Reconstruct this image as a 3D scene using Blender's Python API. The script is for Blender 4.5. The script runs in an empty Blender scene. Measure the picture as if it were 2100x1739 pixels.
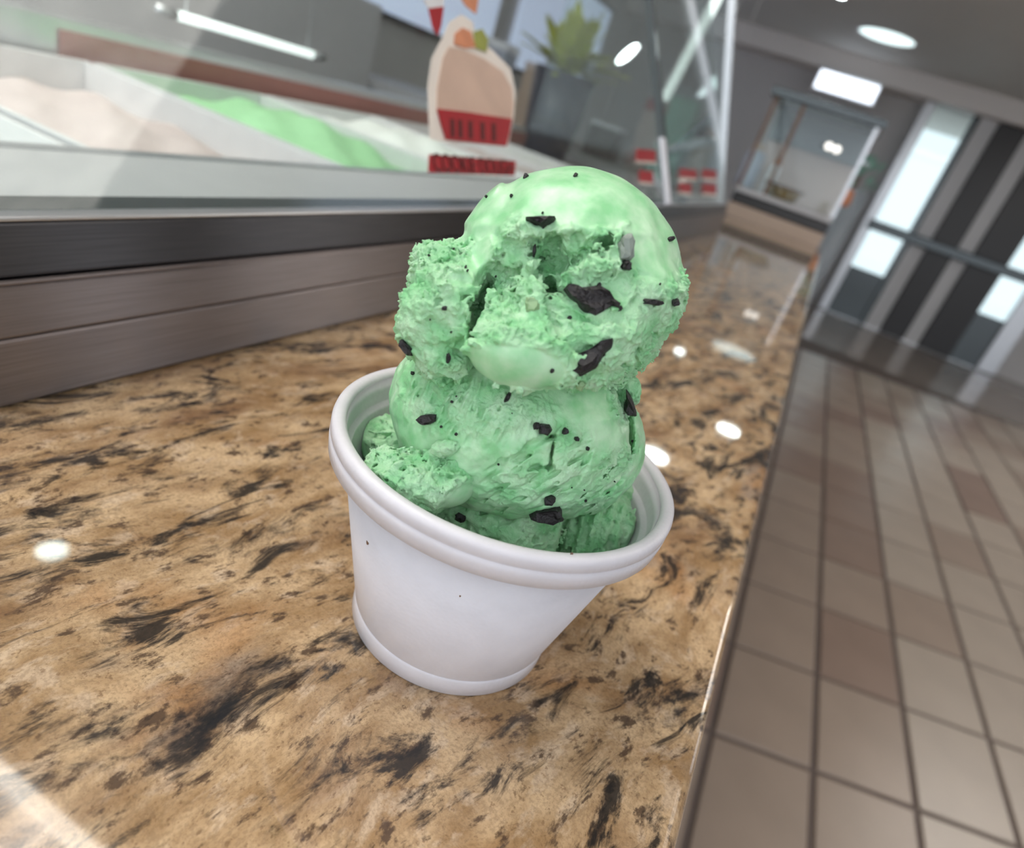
import bpy, bmesh, math, random
import numpy as np
from mathutils import Vector, Matrix

# ------------------------------------------------------------------ camera
S = bpy.context.scene
COL = S.collection
F = 1370.145                                    # focal length in pixels of the 2100 px wide frame
CAM = np.array([0.05128277, -0.16905683, 0.15918731])
RM = np.array([[0.8592314489552783, -0.4347393681489059, 0.2696720209953254],
               [0.41580355403162966, 0.2863600698911868, -0.863194830166736],
               [0.29804147627616995, 0.8538147294076185, 0.42681575212931927]])
cd = bpy.data.cameras.new('camera')
cam = bpy.data.objects.new('camera', cd); COL.objects.link(cam)
cam.matrix_world = Matrix([[*RM[0], CAM[0]], [*RM[1], CAM[1]], [*RM[2], CAM[2]], [0, 0, 0, 1]])
cd.sensor_width = 36; cd.sensor_fit = 'HORIZONTAL'; cd.lens = F / 2100 * 36
cd.clip_start = 0.01; cd.clip_end = 200
cd.dof.use_dof = True; cd.dof.focus_distance = 0.176; cd.dof.aperture_fstop = 10.5
S.camera = cam

# ------------------------------------------------------------------ daylight and exposure
W = bpy.data.worlds.new('world'); S.world = W; W.use_nodes = True
W.node_tree.nodes['Background'].inputs[0].default_value = (0.86, 0.92, 1.0, 1)
W.node_tree.nodes['Background'].inputs[1].default_value = 1.6
S.view_settings.view_transform = 'Standard'; S.view_settings.look = 'None'
S.view_settings.gamma = 1; S.view_settings.use_curve_mapping = False
S.view_settings.exposure = 0.12
S.cycles.use_light_tree = False; S.cycles.max_bounces = 6; S.cycles.diffuse_bounces = 3; S.cycles.glossy_bounces = 4; S.cycles.transmission_bounces = 4; S.cycles.transparent_max_bounces = 12
S.cycles.use_adaptive_sampling = True; S.cycles.adaptive_threshold = 0.1; S.cycles.adaptive_min_samples = 16; S.cycles.caustics_reflective = False; S.cycles.caustics_refractive = False

random.seed(4); RNG = np.random.default_rng(11)
CEIL = 1.6; FLOOR = -1.0; K = 1.0

# ------------------------------------------------------------------ pixel helpers (2100 x 1739 frame)
def ray(x, y):
    d = RM @ np.array([(x - 1050) / F, -(y - 869.5) / F, -1.0]); return d / np.linalg.norm(d)
def on(x, y, ax, v):                             # where the line of sight meets a plane axis = v
    d = ray(x, y); t = (v - CAM[ax]) / d[ax]; return CAM + t * d
GLX, GLZ, GLS = -0.186, 0.05, 0.55               # front glass: foot line and backward lean
def on_glass(x, y, off=0.0):
    n = np.array([1, 0, GLS]); d = ray(x, y); P0 = np.array([GLX, 0, GLZ])
    t = ((P0 - CAM) @ n) / (d @ n); return CAM + t * d + off * n / np.linalg.norm(n)

# ------------------------------------------------------------------ materials
def nt(name):
    m = bpy.data.materials.new(name); m.use_nodes = True
    t = m.node_tree; b = t.nodes['Principled BSDF']; return m, t, b
def N(t, kind, **kw):
    n = t.nodes.new(kind)
    for k, v in kw.items():
        if k.startswith('i_'):
            key = k[2:]; key = int(key) if key.isdigit() else key.replace('_', ' ')
            n.inputs[key].default_value = v
        else: setattr(n, k, v)
    return n
def L(t, a, b): t.links.new(a, b)
def plain(name, col, rough=0.5, metal=0.0, var=0.06, scale=40, bump=0.0, **kw):
    m, t, b = nt(name)
    tc = N(t, 'ShaderNodeTexCoord'); nz = N(t, 'ShaderNodeTexNoise', i_Scale=scale, i_Detail=4.0)
    L(t, tc.outputs['Object'], nz.inputs['Vector'])
    mx = N(t, 'ShaderNodeMix', data_type='RGBA')
    mx.inputs[6].default_value = (*[c * (1 - var) for c in col], 1)
    mx.inputs[7].default_value = (*[min(1, c * (1 + var)) for c in col], 1)
    L(t, nz.outputs['Fac'], mx.inputs[0]); L(t, mx.outputs[2], b.inputs['Base Color'])
    b.inputs['Roughness'].default_value = rough; b.inputs['Metallic'].default_value = metal
    if bump:
        bp = N(t, 'ShaderNodeBump', i_Strength=bump, i_Distance=0.002)
        L(t, nz.outputs['Fac'], bp.inputs['Height']); L(t, bp.outputs['Normal'], b.inputs['Normal'])
    for k, v in kw.items(): b.inputs[k.replace('_', ' ')].default_value = v
    return m
def emit(name, col, strength):
    m, t, b = nt(name)
    b.inputs['Base Color'].default_value = (0.8, 0.8, 0.8, 1)
    b.inputs['Emission Color'].default_value = (*col, 1); b.inputs['Emission Strength'].default_value = strength
    return m
def clear_glass(name, tint=(0.93, 0.97, 0.96), ior=1.5):
    m = bpy.data.materials.new(name); m.use_nodes = True; t = m.node_tree; t.nodes.clear()
    o = N(t, 'ShaderNodeOutputMaterial'); mx = N(t, 'ShaderNodeMixShader')
    lw = N(t, 'ShaderNodeLayerWeight'); lw.inputs['Blend'].default_value = 0.5                  # thin pane: Schlick reflectance, same on both faces
    pw = N(t, 'ShaderNodeMath', operation='POWER', i_1=5.0); L(t, lw.outputs['Facing'], pw.inputs[0])
    fr = N(t, 'ShaderNodeMath', operation='MULTIPLY_ADD', i_1=0.95, i_2=0.045); L(t, pw.outputs[0], fr.inputs[0])
    tr = N(t, 'ShaderNodeBsdfTransparent')
    tr.inputs[0].default_value = (*tint, 1); gl = N(t, 'ShaderNodeBsdfGlossy'); gl.inputs['Roughness'].default_value = 0.02
    L(t, fr.outputs[0], mx.inputs[0]); L(t, tr.outputs[0], mx.inputs[1]); L(t, gl.outputs[0], mx.inputs[2])
    L(t, mx.outputs[0], o.inputs[0]); return m

def granite_material():
    m, t, b = nt('granite')
    tc = N(t, 'ShaderNodeTexCoord')
    wn = N(t, 'ShaderNodeTexNoise', i_Scale=9.0, i_Detail=3.0)            # swirl the grain
    L(t, tc.outputs['Object'], wn.inputs['Vector'])
    sub = N(t, 'ShaderNodeVectorMath', operation='SUBTRACT'); sub.inputs[1].default_value = (0.5, 0.5, 0.5)
    L(t, wn.outputs['Color'], sub.inputs[0])
    sc = N(t, 'ShaderNodeVectorMath', operation='SCALE'); sc.inputs['Scale'].default_value = 0.038
    L(t, sub.outputs[0], sc.inputs[0])
    ad = N(t, 'ShaderNodeVectorMath', operation='ADD'); L(t, tc.outputs['Object'], ad.inputs[0]); L(t, sc.outputs[0], ad.inputs[1])
    mp = N(t, 'ShaderNodeMapping'); mp.inputs['Rotation'].default_value = (0, 0, math.radians(-76))
    L(t, ad.outputs[0], mp.inputs['Vector'])
    st = N(t, 'ShaderNodeMapping'); st.inputs['Scale'].default_value = (0.30, 1.0, 1.0); L(t, mp.outputs[0], st.inputs['Vector'])
    st2 = N(t, 'ShaderNodeMapping'); st2.inputs['Scale'].default_value = (0.55, 1.0, 1.0); L(t, mp.outputs[0], st2.inputs['Vector'])
    def noise(src, scale, detail=5.0, rough=0.6, dist=0.0):
        n = N(t, 'ShaderNodeTexNoise', i_Scale=scale, i_Detail=detail, i_Roughness=rough, i_Distortion=dist)
        L(t, src, n.inputs['Vector']); return n.outputs['Fac']
    def ramp(src, a, c):
        r = N(t, 'ShaderNodeMapRange', interpolation_type='SMOOTHSTEP'); r.inputs[1].default_value = a; r.inputs[2].default_value = c
        L(t, src, r.inputs[0]); return r.outputs[0]
    def mul(a, c):
        n = N(t, 'ShaderNodeMath', operation='MULTIPLY'); L(t, a, n.inputs[0])
        if isinstance(c, float): n.inputs[1].default_value = c
        else: L(t, c, n.inputs[1])
        return n.outputs[0]
    def mix(fac, a, col):
        n = N(t, 'ShaderNodeMix', data_type='RGBA'); L(t, fac, n.inputs[0])
        if isinstance(a, tuple): n.inputs[6].default_value = (*a, 1)
        else: L(t, a, n.inputs[6])
        if isinstance(col, tuple): n.inputs[7].default_value = (*col, 1)
        else: L(t, col, n.inputs[7])
        return n.outputs[2]
    c = mix(ramp(noise(st2.outputs[0], 60, 6), 0.35, 0.65), (0.31, 0.185, 0.085), (0.60, 0.42, 0.245))
    c = mix(mul(ramp(noise(st2.outputs[0], 150, 4), 0.52, 0.66), 0.6), c, (0.62, 0.47, 0.33))
    c = mix(mul(ramp(noise(st.outputs[0], 34, 5), 0.50, 0.66), 0.75), c, (0.20, 0.105, 0.05))       # brown bands
    c = mix(mul(ramp(noise(mp.outputs[0], 13, 3), 0.56, 0.70), 0.45), c, (0.42, 0.185, 0.06))        # rusty areas
    c = mix(mul(ramp(noise(st2.outputs[0], 22, 4), 0.58, 0.70), 0.6), c, (0.27, 0.235, 0.20))       # grey quartz
    c = mix(mul(ramp(noise(mp.outputs[0], 520, 3), 0.60, 0.68), 0.55), c, (0.16, 0.085, 0.04))       # fine specks
    c = mix(mul(ramp(noise(st2.outputs[0], 190, 5, 0.65), 0.545, 0.66), 0.9), c, (0.062, 0.036, 0.022))
    c = mix(mul(ramp(noise(mp.outputs[0], 950, 3, 0.7), 0.42, 0.62), 0.30), c, (0.12, 0.07, 0.035))   # crystalline grain
    vein = ramp(noise(st.outputs[0], 75, 6, 0.68, 0.6), 0.525, 0.63)                                # dark mica streaks
    c = mix(mul(vein, 0.93), c, (0.010, 0.009, 0.009))
    big = mul(ramp(noise(st.outputs[0], 30, 7, 0.72, 0.4), 0.525, 0.63), ramp(noise(st2.outputs[0], 160, 4), 0.34, 0.50))
    c = mix(mul(big, 0.92), c, (0.009, 0.010, 0.013))
    L(t, c, b.inputs['Base Color'])
    b.inputs['Roughness'].default_value = 0.42; b.inputs['Specular IOR Level'].default_value = 0.05
    b.inputs['Coat Weight'].default_value = 1.0; b.inputs['Coat Roughness'].default_value = 0.035; b.inputs['Coat IOR'].default_value = 1.52
    return m

def steel_material(name='brushed_steel', lo=(0.20, 0.175, 0.175), hi=(0.34, 0.305, 0.305)):
    m, t, b = nt(name)
    tc = N(t, 'ShaderNodeTexCoord'); mp = N(t, 'ShaderNodeMapping'); mp.inputs['Scale'].default_value = (1, 0.02, 1)
    L(t, tc.outputs['Object'], mp.inputs['Vector'])
    nz = N(t, 'ShaderNodeTexNoise', i_Scale=1400.0, i_Detail=3.0); L(t, mp.outputs[0], nz.inputs['Vector'])
    mx = N(t, 'ShaderNodeMix', data_type='RGBA'); mx.inputs[6].default_value = (*lo, 1); mx.inputs[7].default_value = (*hi, 1)
    L(t, nz.outputs['Fac'], mx.inputs[0]); L(t, mx.outputs[2], b.inputs['Base Color'])
    bp = N(t, 'ShaderNodeBump', i_Strength=0.12, i_Distance=0.0004); L(t, nz.outputs['Fac'], bp.inputs['Height']); L(t, bp.outputs[0], b.inputs['Normal'])
    tg = N(t, 'ShaderNodeTangent', direction_type='UV_MAP', uv_map='UVMap'); L(t, tg.outputs[0], b.inputs['Tangent'])
    b.inputs['Anisotropic'].default_value = 0.96; b.inputs['Anisotropic Rotation'].default_value = 0.25
    b.inputs['Metallic'].default_value = 1; b.inputs['Roughness'].default_value = 0.34
    return m

def foam_material():
    m, t, b = nt('foam')
    tc = N(t, 'ShaderNodeTexCoord')
    v = N(t, 'ShaderNodeTexVoronoi', i_Scale=620.0); L(t, tc.outputs['Object'], v.inputs['Vector'])
    nz = N(t, 'ShaderNodeTexNoise', i_Scale=120.0, i_Detail=5.0); L(t, tc.outputs['Object'], nz.inputs['Vector'])
    mx = N(t, 'ShaderNodeMix', data_type='RGBA'); mx.inputs[6].default_value = (0.60, 0.575, 0.60, 1); mx.inputs[7].default_value = (0.71, 0.68, 0.71, 1)
    L(t, nz.outputs['Fac'], mx.inputs[0]); L(t, mx.outputs[2], b.inputs['Base Color'])
    bp = N(t, 'ShaderNodeBump', i_Strength=0.16, i_Distance=0.0003); L(t, v.outputs['Distance'], bp.inputs['Height']); L(t, bp.outputs[0], b.inputs['Normal'])
    b.inputs['Roughness'].default_value = 0.38; b.inputs['Subsurface Weight'].default_value = 0.25
    b.inputs['Subsurface Radius'].default_value = (1, 1, 1); b.inputs['Subsurface Scale'].default_value = 0.002
    return m

def ice_cream_material():
    m, t, b = nt('mint_ice_cream')
    tc = N(t, 'ShaderNodeTexCoord'); at = N(t, 'ShaderNodeAttribute', attribute_name='crumb')
    n1 = N(t, 'ShaderNodeTexNoise', i_Scale=150.0, i_Detail=5.0); L(t, tc.outputs['Object'], n1.inputs['Vector'])
    n2 = N(t, 'ShaderNodeTexNoise', i_Scale=1500.0, i_Detail=4.0, i_Roughness=0.65); L(t, tc.outputs['Object'], n2.inputs['Vector'])
    mx = N(t, 'ShaderNodeMix', data_type='RGBA'); mx.inputs[6].default_value = (0.25, 0.585, 0.275, 1); mx.inputs[7].default_value = (0.47, 0.725, 0.46, 1)
    r = N(t, 'ShaderNodeMapRange'); r.inputs[1].default_value = 0.35; r.inputs[2].default_value = 0.65
    L(t, n1.outputs['Fac'], r.inputs[0]); L(t, r.outputs[0], mx.inputs[0]); L(t, mx.outputs[2], b.inputs['Base Color'])
    rr = N(t, 'ShaderNodeMapRange'); rr.inputs[3].default_value = 0.40; rr.inputs[4].default_value = 0.62
    L(t, at.outputs['Fac'], rr.inputs[0]); L(t, rr.outputs[0], b.inputs['Roughness'])
    bs = N(t, 'ShaderNodeMapRange'); bs.inputs[3].default_value = 0.05; bs.inputs[4].default_value = 1.0
    L(t, at.outputs['Fac'], bs.inputs[0])
    bp = N(t, 'ShaderNodeBump', i_Distance=0.0005); L(t, bs.outputs[0], bp.inputs['Strength'])
    L(t, n2.outputs['Fac'], bp.inputs['Height']); L(t, bp.outputs[0], b.inputs['Normal'])
    cw = N(t, 'ShaderNodeMapRange'); cw.inputs[3].default_value = 0.3; cw.inputs[4].default_value = 0.0
    L(t, at.outputs['Fac'], cw.inputs[0]); L(t, cw.outputs[0], b.inputs['Coat Weight']); b.inputs['Coat Roughness'].default_value = 0.10
    n3 = N(t, 'ShaderNodeTexNoise', i_Scale=420.0, i_Detail=3.0, i_Distortion=0.6); L(t, tc.outputs['Object'], n3.inputs['Vector'])
    b3 = N(t, 'ShaderNodeBump', i_Strength=0.35, i_Distance=0.0006); L(t, n3.outputs['Fac'], b3.inputs['Height']); L(t, b3.outputs[0], b.inputs['Coat Normal'])
    b.inputs['Subsurface Weight'].default_value = 0.35; b.inputs['Subsurface Radius'].default_value = (0.6, 1.0, 0.65)
    b.inputs['Subsurface Scale'].default_value = 0.0007
    return m

M = {
    'granite': granite_material(), 'steel': steel_material(), 'foam': foam_material(), 'ice': ice_cream_material(),
    'glass': clear_glass('case_glass'), 'far_glass': clear_glass('far_glass', (0.8, 0.86, 0.85)),
    'cookie': plain('cookie', (0.012, 0.009, 0.010), 0.55, 0, 0.5, 900, 0.5),
    'cookie_frost': plain('cookie_frosted', (0.20, 0.235, 0.20), 0.5, 0, 0.3, 300, 0.3),
    'dough': plain('dough', (0.24, 0.38, 0.19), 0.5, 0, 0.1, 300),
    'dark_rail': steel_material('dark_rail', (0.07, 0.07, 0.075), (0.13, 0.13, 0.14)),
    'white': plain('white_enamel', (0.72, 0.71, 0.71), 0.35),
    'grey_panel': plain('grey_panel', (0.50, 0.49, 0.50), 0.4),
    'pale_pink': plain('pale_pink_cream', (0.62, 0.52, 0.50), 0.6, 0, 0.1, 60, 0.5),
    'green_cream': plain('green_cream', (0.36, 0.66, 0.36), 0.6, 0, 0.1, 60, 0.5),
    'white_cream': plain('white_cream', (0.82, 0.84, 0.80), 0.6, 0, 0.05, 60, 0.5),
    'brown_red': plain('brown_red', (0.34, 0.13, 0.11), 0.5),
    'red': plain('sticker_red', (0.36, 0.004, 0.012), 0.45, 0, 0.15, 60),
    'deep_red': plain('sticker_dark_red', (0.07, 0.001, 0.003), 0.5),
    'beige': plain('sticker_beige', (0.60, 0.42, 0.32), 0.5, 0, 0.25, 25),
    'cream': plain('sticker_cream', (0.80, 0.72, 0.64), 0.5, 0, 0.1, 40),
    'orange': plain('orange_print', (0.62, 0.24, 0.12), 0.5, 0, 0.3, 60),
    'olive': plain('olive_print', (0.30, 0.32, 0.06), 0.5, 0, 0.3, 60),
    'tile': plain('floor_tile', (0.37, 0.285, 0.225), 0.30, 0, 0.16, 5),
    'tile2': plain('floor_tile_light', (0.45, 0.375, 0.305), 0.30, 0, 0.16, 5),
    'tile3': plain('floor_tile_dark', (0.30, 0.21, 0.165), 0.30, 0, 0.16, 5),
    'grout': plain('grout', (0.13, 0.095, 0.08), 0.6),
    'floor': plain('floor_far', (0.32, 0.26, 0.215), 0.16, 0, 0.12, 2),
    'ceiling': plain('ceiling_paint', (0.78, 0.77, 0.73), 0.7, 0, 0.03, 2),
    'soffit': plain('soffit_paint', (0.85, 0.80, 0.76), 0.6),
    'wall': plain('wall_paint', (0.62, 0.60, 0.59), 0.6),
    'slate': plain('slate_paint', (0.28, 0.31, 0.34), 0.5),
    'cabinet': plain('cabinet_brown', (0.09, 0.065, 0.055), 0.3),
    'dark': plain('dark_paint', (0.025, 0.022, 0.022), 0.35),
    'alu': plain('aluminium', (0.62, 0.63, 0.65), 0.3, 0.8),
    'post': plain('dark_post', (0.10, 0.115, 0.12), 0.25, 0.5),
    'wood': plain('wood_brown', (0.16, 0.085, 0.05), 0.5, 0, 0.3, 20),
    'tan': plain('tan_board', (0.48, 0.36, 0.28), 0.5),
    'basket': plain('woven_basket', (0.24, 0.14, 0.03), 0.6, 0, 0.6, 90, 0.6),
    'leaf': plain('leaf', (0.55, 0.60, 0.06), 0.45, 0, 0.35, 30),
    'pot': plain('navy_pot', (0.035, 0.042, 0.075), 0.35),
    'paper': plain('white_paper', (0.85, 0.86, 0.92), 0.5),
    'bluegrey': plain('blue_grey_tin', (0.40, 0.44, 0.55), 0.4),
    'mint': plain('mint_tin', (0.25, 0.50, 0.40), 0.4),
    'lamp': emit('downlight_glow', (0.86, 1.0, 1.0), 30.0), 'soft_lamp': emit('far_downlight_glow', (0.80, 1.0, 1.0), 1.5),
    'bulb': emit('small_bulb_glow', (1.0, 0.97, 0.9), 1.6), 'strip': emit('streak_tube_glow', (0.93, 1.0, 0.97), 1.3),
    'troffer_frame': emit('troffer_edge_glow', (1.0, 0.95, 0.86), 11.0),
}
def troffer_material(lo, hi):
    m, t, b = nt('troffer_diffuser')
    tc = N(t, 'ShaderNodeTexCoord'); v = N(t, 'ShaderNodeTexNoise', i_Scale=9.0, i_Detail=1.0); L(t, tc.outputs['Object'], v.inputs['Vector'])
    r = N(t, 'ShaderNodeMapRange'); r.inputs[1].default_value = 0.4; r.inputs[2].default_value = 0.6; r.inputs[3].default_value = lo; r.inputs[4].default_value = hi
    L(t, v.outputs['Fac'], r.inputs[0]); b.inputs['Emission Color'].default_value = (1.0, 0.94, 0.87, 1)
    L(t, r.outputs[0], b.inputs['Emission Strength']); return m
M['troffer'] = troffer_material(4.6, 7.8); M['troffer_dim'] = troffer_material(1.7, 2.3)

# ------------------------------------------------------------------ object helpers
def mesh(name, verts, faces, mat, parent=None, smooth=False):
    me = bpy.data.meshes.new(name); me.from_pydata([tuple(map(float, v)) for v in verts], [], [tuple(map(int, f)) for f in faces]); me.update()
    if mat is not None: me.materials.append(M[mat] if isinstance(mat, str) else mat)
    if smooth: me.polygons.foreach_set('use_smooth', [True] * len(me.polygons))
    return link(name, me, parent)
def link(name, me, parent=None):
    o = bpy.data.objects.new(name, me); COL.objects.link(o)
    if parent is not None: o.parent = parent
    return o
def tag(o, label=None, cat=None, group=None, kind=None):
    if label: o['label'] = label
    if cat: o['category'] = cat
    if group: o['group'] = group
    if kind: o['kind'] = kind
    return o
def empty(name, loc, label, cat, group=None):
    o = bpy.data.objects.new(name, None); COL.objects.link(o); o.location = tuple(map(float, loc)); o.empty_display_size = 0.01
    return tag(o, label, cat, group)
def bm_obj(name, bm, mat, parent=None, smooth=False):
    bmesh.ops.recalc_face_normals(bm, faces=bm.faces)
    me = bpy.data.meshes.new(name); bm.to_mesh(me); bm.free(); me.materials.append(M[mat] if isinstance(mat, str) else mat)
    if smooth: me.polygons.foreach_set('use_smooth', [True] * len(me.polygons))
    return link(name, me, parent)
def org(parent): return np.array(parent.location) if parent is not None else np.zeros(3)
def box(name, lo, hi, mat, parent=None, bevel=0.0, rot=None):
    lo = np.array(lo, float); hi = np.array(hi, float); c = (lo + hi) / 2; s = hi - lo
    bm = bmesh.new(); bmesh.ops.create_cube(bm, size=1); bmesh.ops.scale(bm, vec=tuple(s), verts=bm.verts)
    if bevel: bmesh.ops.bevel(bm, geom=bm.edges[:], offset=bevel, segments=2, affect='EDGES', profile=0.5)
    o = bm_obj(name, bm, mat, parent); o.location = tuple(c - org(parent))
    if rot: o.rotation_euler = rot
    return o
def lathe(name, prof, mat, parent=None, seg=64, loc=(0, 0, 0), close=False, smooth=True):
    v = []; f = []
    for r, z in prof:
        for k in range(seg):
            a = 2 * math.pi * k / seg; v.append((r * math.cos(a), r * math.sin(a), z))
    n = len(prof)
    for i in range(n if close else n - 1):
        for k in range(seg):
            j = (i + 1) % n; f.append((i * seg + k, i * seg + (k + 1) % seg, j * seg + (k + 1) % seg, j * seg + k))
    o = mesh(name, v, f, mat, parent, smooth); o.location = tuple(np.array(loc, float) - org(parent)); return o
def slab(name, poly, nrm, thick, mat, parent=None):
    """extruded polygon: points on one plane, given thickness along nrm"""
    P = np.array(poly, float); nrm = np.array(nrm, float); nrm /= np.linalg.norm(nrm); n = len(P)
    c = P.mean(0); P0 = P - c
    v = [*P0, *(P0 + nrm * thick)]
    f = [tuple(range(n))[::-1], tuple(range(n, 2 * n))] + [(i, (i + 1) % n, n + (i + 1) % n, n + i) for i in range(n)]
    bm = bmesh.new(); vs = [bm.verts.new(tuple(x)) for x in v]
    for q in f: bm.faces.new([vs[i] for i in q])
    o = bm_obj(name, bm, mat, parent); o.location = tuple(c - org(parent)); return o
def tube(name, pts, r, mat, parent=None, seg=10):
    pts = [np.array(q, float) for q in pts]; v = []; f = []; o0 = pts[0]
    for i, q in enumerate(pts):
        d = pts[min(i + 1, len(pts) - 1)] - pts[max(i - 1, 0)]; d /= np.linalg.norm(d)
        a = np.cross(d, [0, 0, 1.0] if abs(d[2]) < 0.9 else [1.0, 0, 0]); a /= np.linalg.norm(a); b = np.cross(d, a)
        for k in range(seg):
            th = 2 * math.pi * k / seg; v.append(q - o0 + r * (math.cos(th) * a + math.sin(th) * b))
    for i in range(len(pts) - 1):
        for k in range(seg): f.append((i * seg + k, i * seg + (k + 1) % seg, (i + 1) * seg + (k + 1) % seg, (i + 1) * seg + k))
    f.append(tuple(range(seg))[::-1]); f.append(tuple(range((len(pts) - 1) * seg, len(pts) * seg)))
    o = mesh(name, v, f, mat, parent, True); o.location = tuple(o0 - org(parent)); return o

# ================================================================== THE ROOM
fl = tag(box('floor', (-3.2, -6, FLOOR - 0.08), (7.2, 13.2, FLOOR - 0.006), 'floor'), kind='structure')
cl = tag(box('ceiling', (-3.2, -0.75, CEIL), (7.2, 13.2, CEIL + 0.1), 'ceiling'), kind='structure')
tag(box('wall_left', (-3.2, -3.0, FLOOR), (-3.1, 13.2, CEIL), 'wall'), kind='structure')
# floor tiles: long joints along the counter, cross joints at a slant
SK = math.tan(math.radians(15.5)); tw, tl = 0.245, 0.37; gap = 0.016
box('grout_bed', (0.05, 0.4, FLOOR - 0.006), (2.4, 6.6, FLOOR - 0.004), 'grout', fl)
def tile_mesh(mat):
    w, l, h, b = tw - gap, tl - gap, 0.006, 0.0025
    q = lambda x, y, z: (x, y + x * SK, z)
    lo = [(-w/2, -l/2), (w/2, -l/2), (w/2, l/2), (-w/2, l/2)]
    v = [q(x, y, -h) for x, y in lo] + [q(x, y, -b) for x, y in lo] + [q(x * (1 - 2*b/w), y * (1 - 2*b/l), 0) for x, y in lo]
    f = [(8, 9, 10, 11)] + [(i + k, (i + 1) % 4 + k, (i + 1) % 4 + k + 4, i + k + 4) for k in (0, 4) for i in range(4)]
    me = bpy.data.meshes.new('tile'); me.from_pydata(v, [], f); me.materials.append(M[mat]); return me
TM = [tile_mesh('tile'), tile_mesh('tile2'), tile_mesh('tile3')]
for i in range(9):
    for j in range(15):
        x = 0.225 + i * tw; y = 0.70 + j * tl + (x - 0.6) * SK
        pick = 1 if i >= 3 and random.random() < 0.75 else (2 if random.random() < 0.3 else 0)
        o = link('tile', TM[pick], fl)
        o.location = tuple(np.array([x, y, FLOOR + 0.002 - random.random() * 0.001]) - org(fl))

# ceiling lights: recessed round downlights and two square diffuser panels
def downlight(x, y, r, label, glow='lamp'):
    e = empty('ceiling_downlight', (x, y, CEIL), label, 'ceiling light', 'recessed downlights in the ceiling')
    lathe('trim_ring', [(r, 0), (r * 1.16, 0), (r * 1.16, -0.012), (r, -0.006)], 'white', e, 40, (x, y, CEIL), True)
    lathe('lens', [(0.0005, -0.004), (r * 0.6, -0.004), (r, -0.003)], glow, e, 40, (x, y, CEIL))
downlight(-0.19, 7.55, 0.25, 'bright round downlight glowing in the grey ceiling at upper right', 'soft_lamp')
downlight(0.116, 4.995, 0.085, 'round ceiling downlight mirrored in the granite near the right rim of the cup, rightmost glint')
downlight(-0.24, 3.908, 0.095, 'round ceiling downlight mirrored in the granite just behind the cup rim')
downlight(-0.634, 6.577, 0.05, 'small far ceiling downlight mirrored as a faint dot beside the top scoop')
downlight(-1.669, 0.986, 0.046, 'round ceiling downlight mirrored in the granite left of the cup')
def troffer(x0, x1, y0, y1, label, glow='troffer', edge='troffer_frame'):
    e = empty('ceiling_light_panel', ((x0 + x1) / 2, (y0 + y1) / 2, CEIL), label, 'ceiling light', 'square diffuser panels in the ceiling')
    w = 0.03; z0, z1 = CEIL - 0.02, CEIL
    for lo, hi in (((x0, y0), (x1, y0 + w)), ((x0, y1 - w), (x1, y1)), ((x0, y0 + w), (x0 + w, y1 - w)), ((x1 - w, y0 + w), (x1, y1 - w))):
        box('frame', (*lo, z0), (*hi, z1), edge, e)
    box('diffuser', (x0 + w, y0 + w, CEIL - 0.008), (x1 - w, y1 - w, CEIL - 0.002), glow, e)
troffer(-1.75, -0.35, -0.55, 0.475, 'square white ceiling light panel mirrored in the near left corner of the granite')
troffer(0.55, 1.9, 0.5, 1.75, 'square white ceiling light panel glaring in the left end of the case glass', 'troffer_dim', 'white')

troffer(2.2, 3.4, 3.6, 4.8, 'added unseen ceiling light panel brightening the tiled floor and far walls')  # added panel, out of view, to brighten the hall floor and far walls
# right wall with tall window openings that let the daylight in
x = 6.2
ys = [(-3.0, 3.9), (5.0, 6.2), (7.05, 7.5), (8.3, 13.2)]
for i, (a, c) in enumerate(ys): tag(box('wall_right', (x, a, FLOOR), (x + 0.15, c, CEIL), 'slate'), kind='structure')
tag(box('trim_1', (x - 0.03, -3.0, 1.35), (x + 0.15, 13.2, CEIL), 'slate'), kind='structure')

# far end: soffit, glazed entrance with mullions
YF = 9.0
tag(box('wall_back', (-3.2, YF + 0.25, FLOOR), (0.46, YF + 0.4, CEIL), 'wall'), kind='structure')
tag(box('trim_2', (-3.1, YF - 0.25, 1.40), (7.2, YF + 0.3, CEIL), 'soffit'), kind='structure')
ent = empty('glazed_entrance', (1.6, YF, FLOOR), 'tall glazed entrance with grey mullions and a waist-high push bar at far right', 'entrance')
mull = [(0.44, 0.55, 'alu'), (0.94, 1.01, 'post'), (1.19, 1.47, 'dark'), (1.64, 2.0, 'dark'), (2.3, 2.5, 'alu')]
for a, c, mt in mull: box('mullion', (a, YF - 0.06, FLOOR), (c, YF + 0.06, 1.40), mt, ent, 0.01)
box('push_bar', (0.5, YF - 0.14, 0.02), (2.4, YF - 0.07, 0.13), 'post', ent, 0.015)
for a, c in ((1.01, 1.19), (1.47, 1.64)): box('door_leaf', (a, YF - 0.02, FLOOR), (c, YF + 0.02, 1.40), 'white', ent)
box('kick_panel', (0.55, YF - 0.03, FLOOR), (0.94, YF + 0.03, -0.42), 'post', ent); box('kick_panel', (2.0, YF - 0.03, FLOOR), (2.3, YF + 0.03, -0.42), 'post', ent)
for a, c in ((0.55, 0.94), (2.0, 2.3)): box('pane', (a, YF - 0.005, -0.42), (c, YF + 0.005, 1.40), 'far_glass', ent)
tag(box('wall_end', (2.5, YF + 0.1, FLOOR), (7.2, YF + 0.25, CEIL), 'wall'), kind='structure')
sg = empty('lit_sign', (-0.35, YF - 0.3, 1.2), 'pale blue lit sign box under the far soffit below the ceiling downlight', 'sign')
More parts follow.
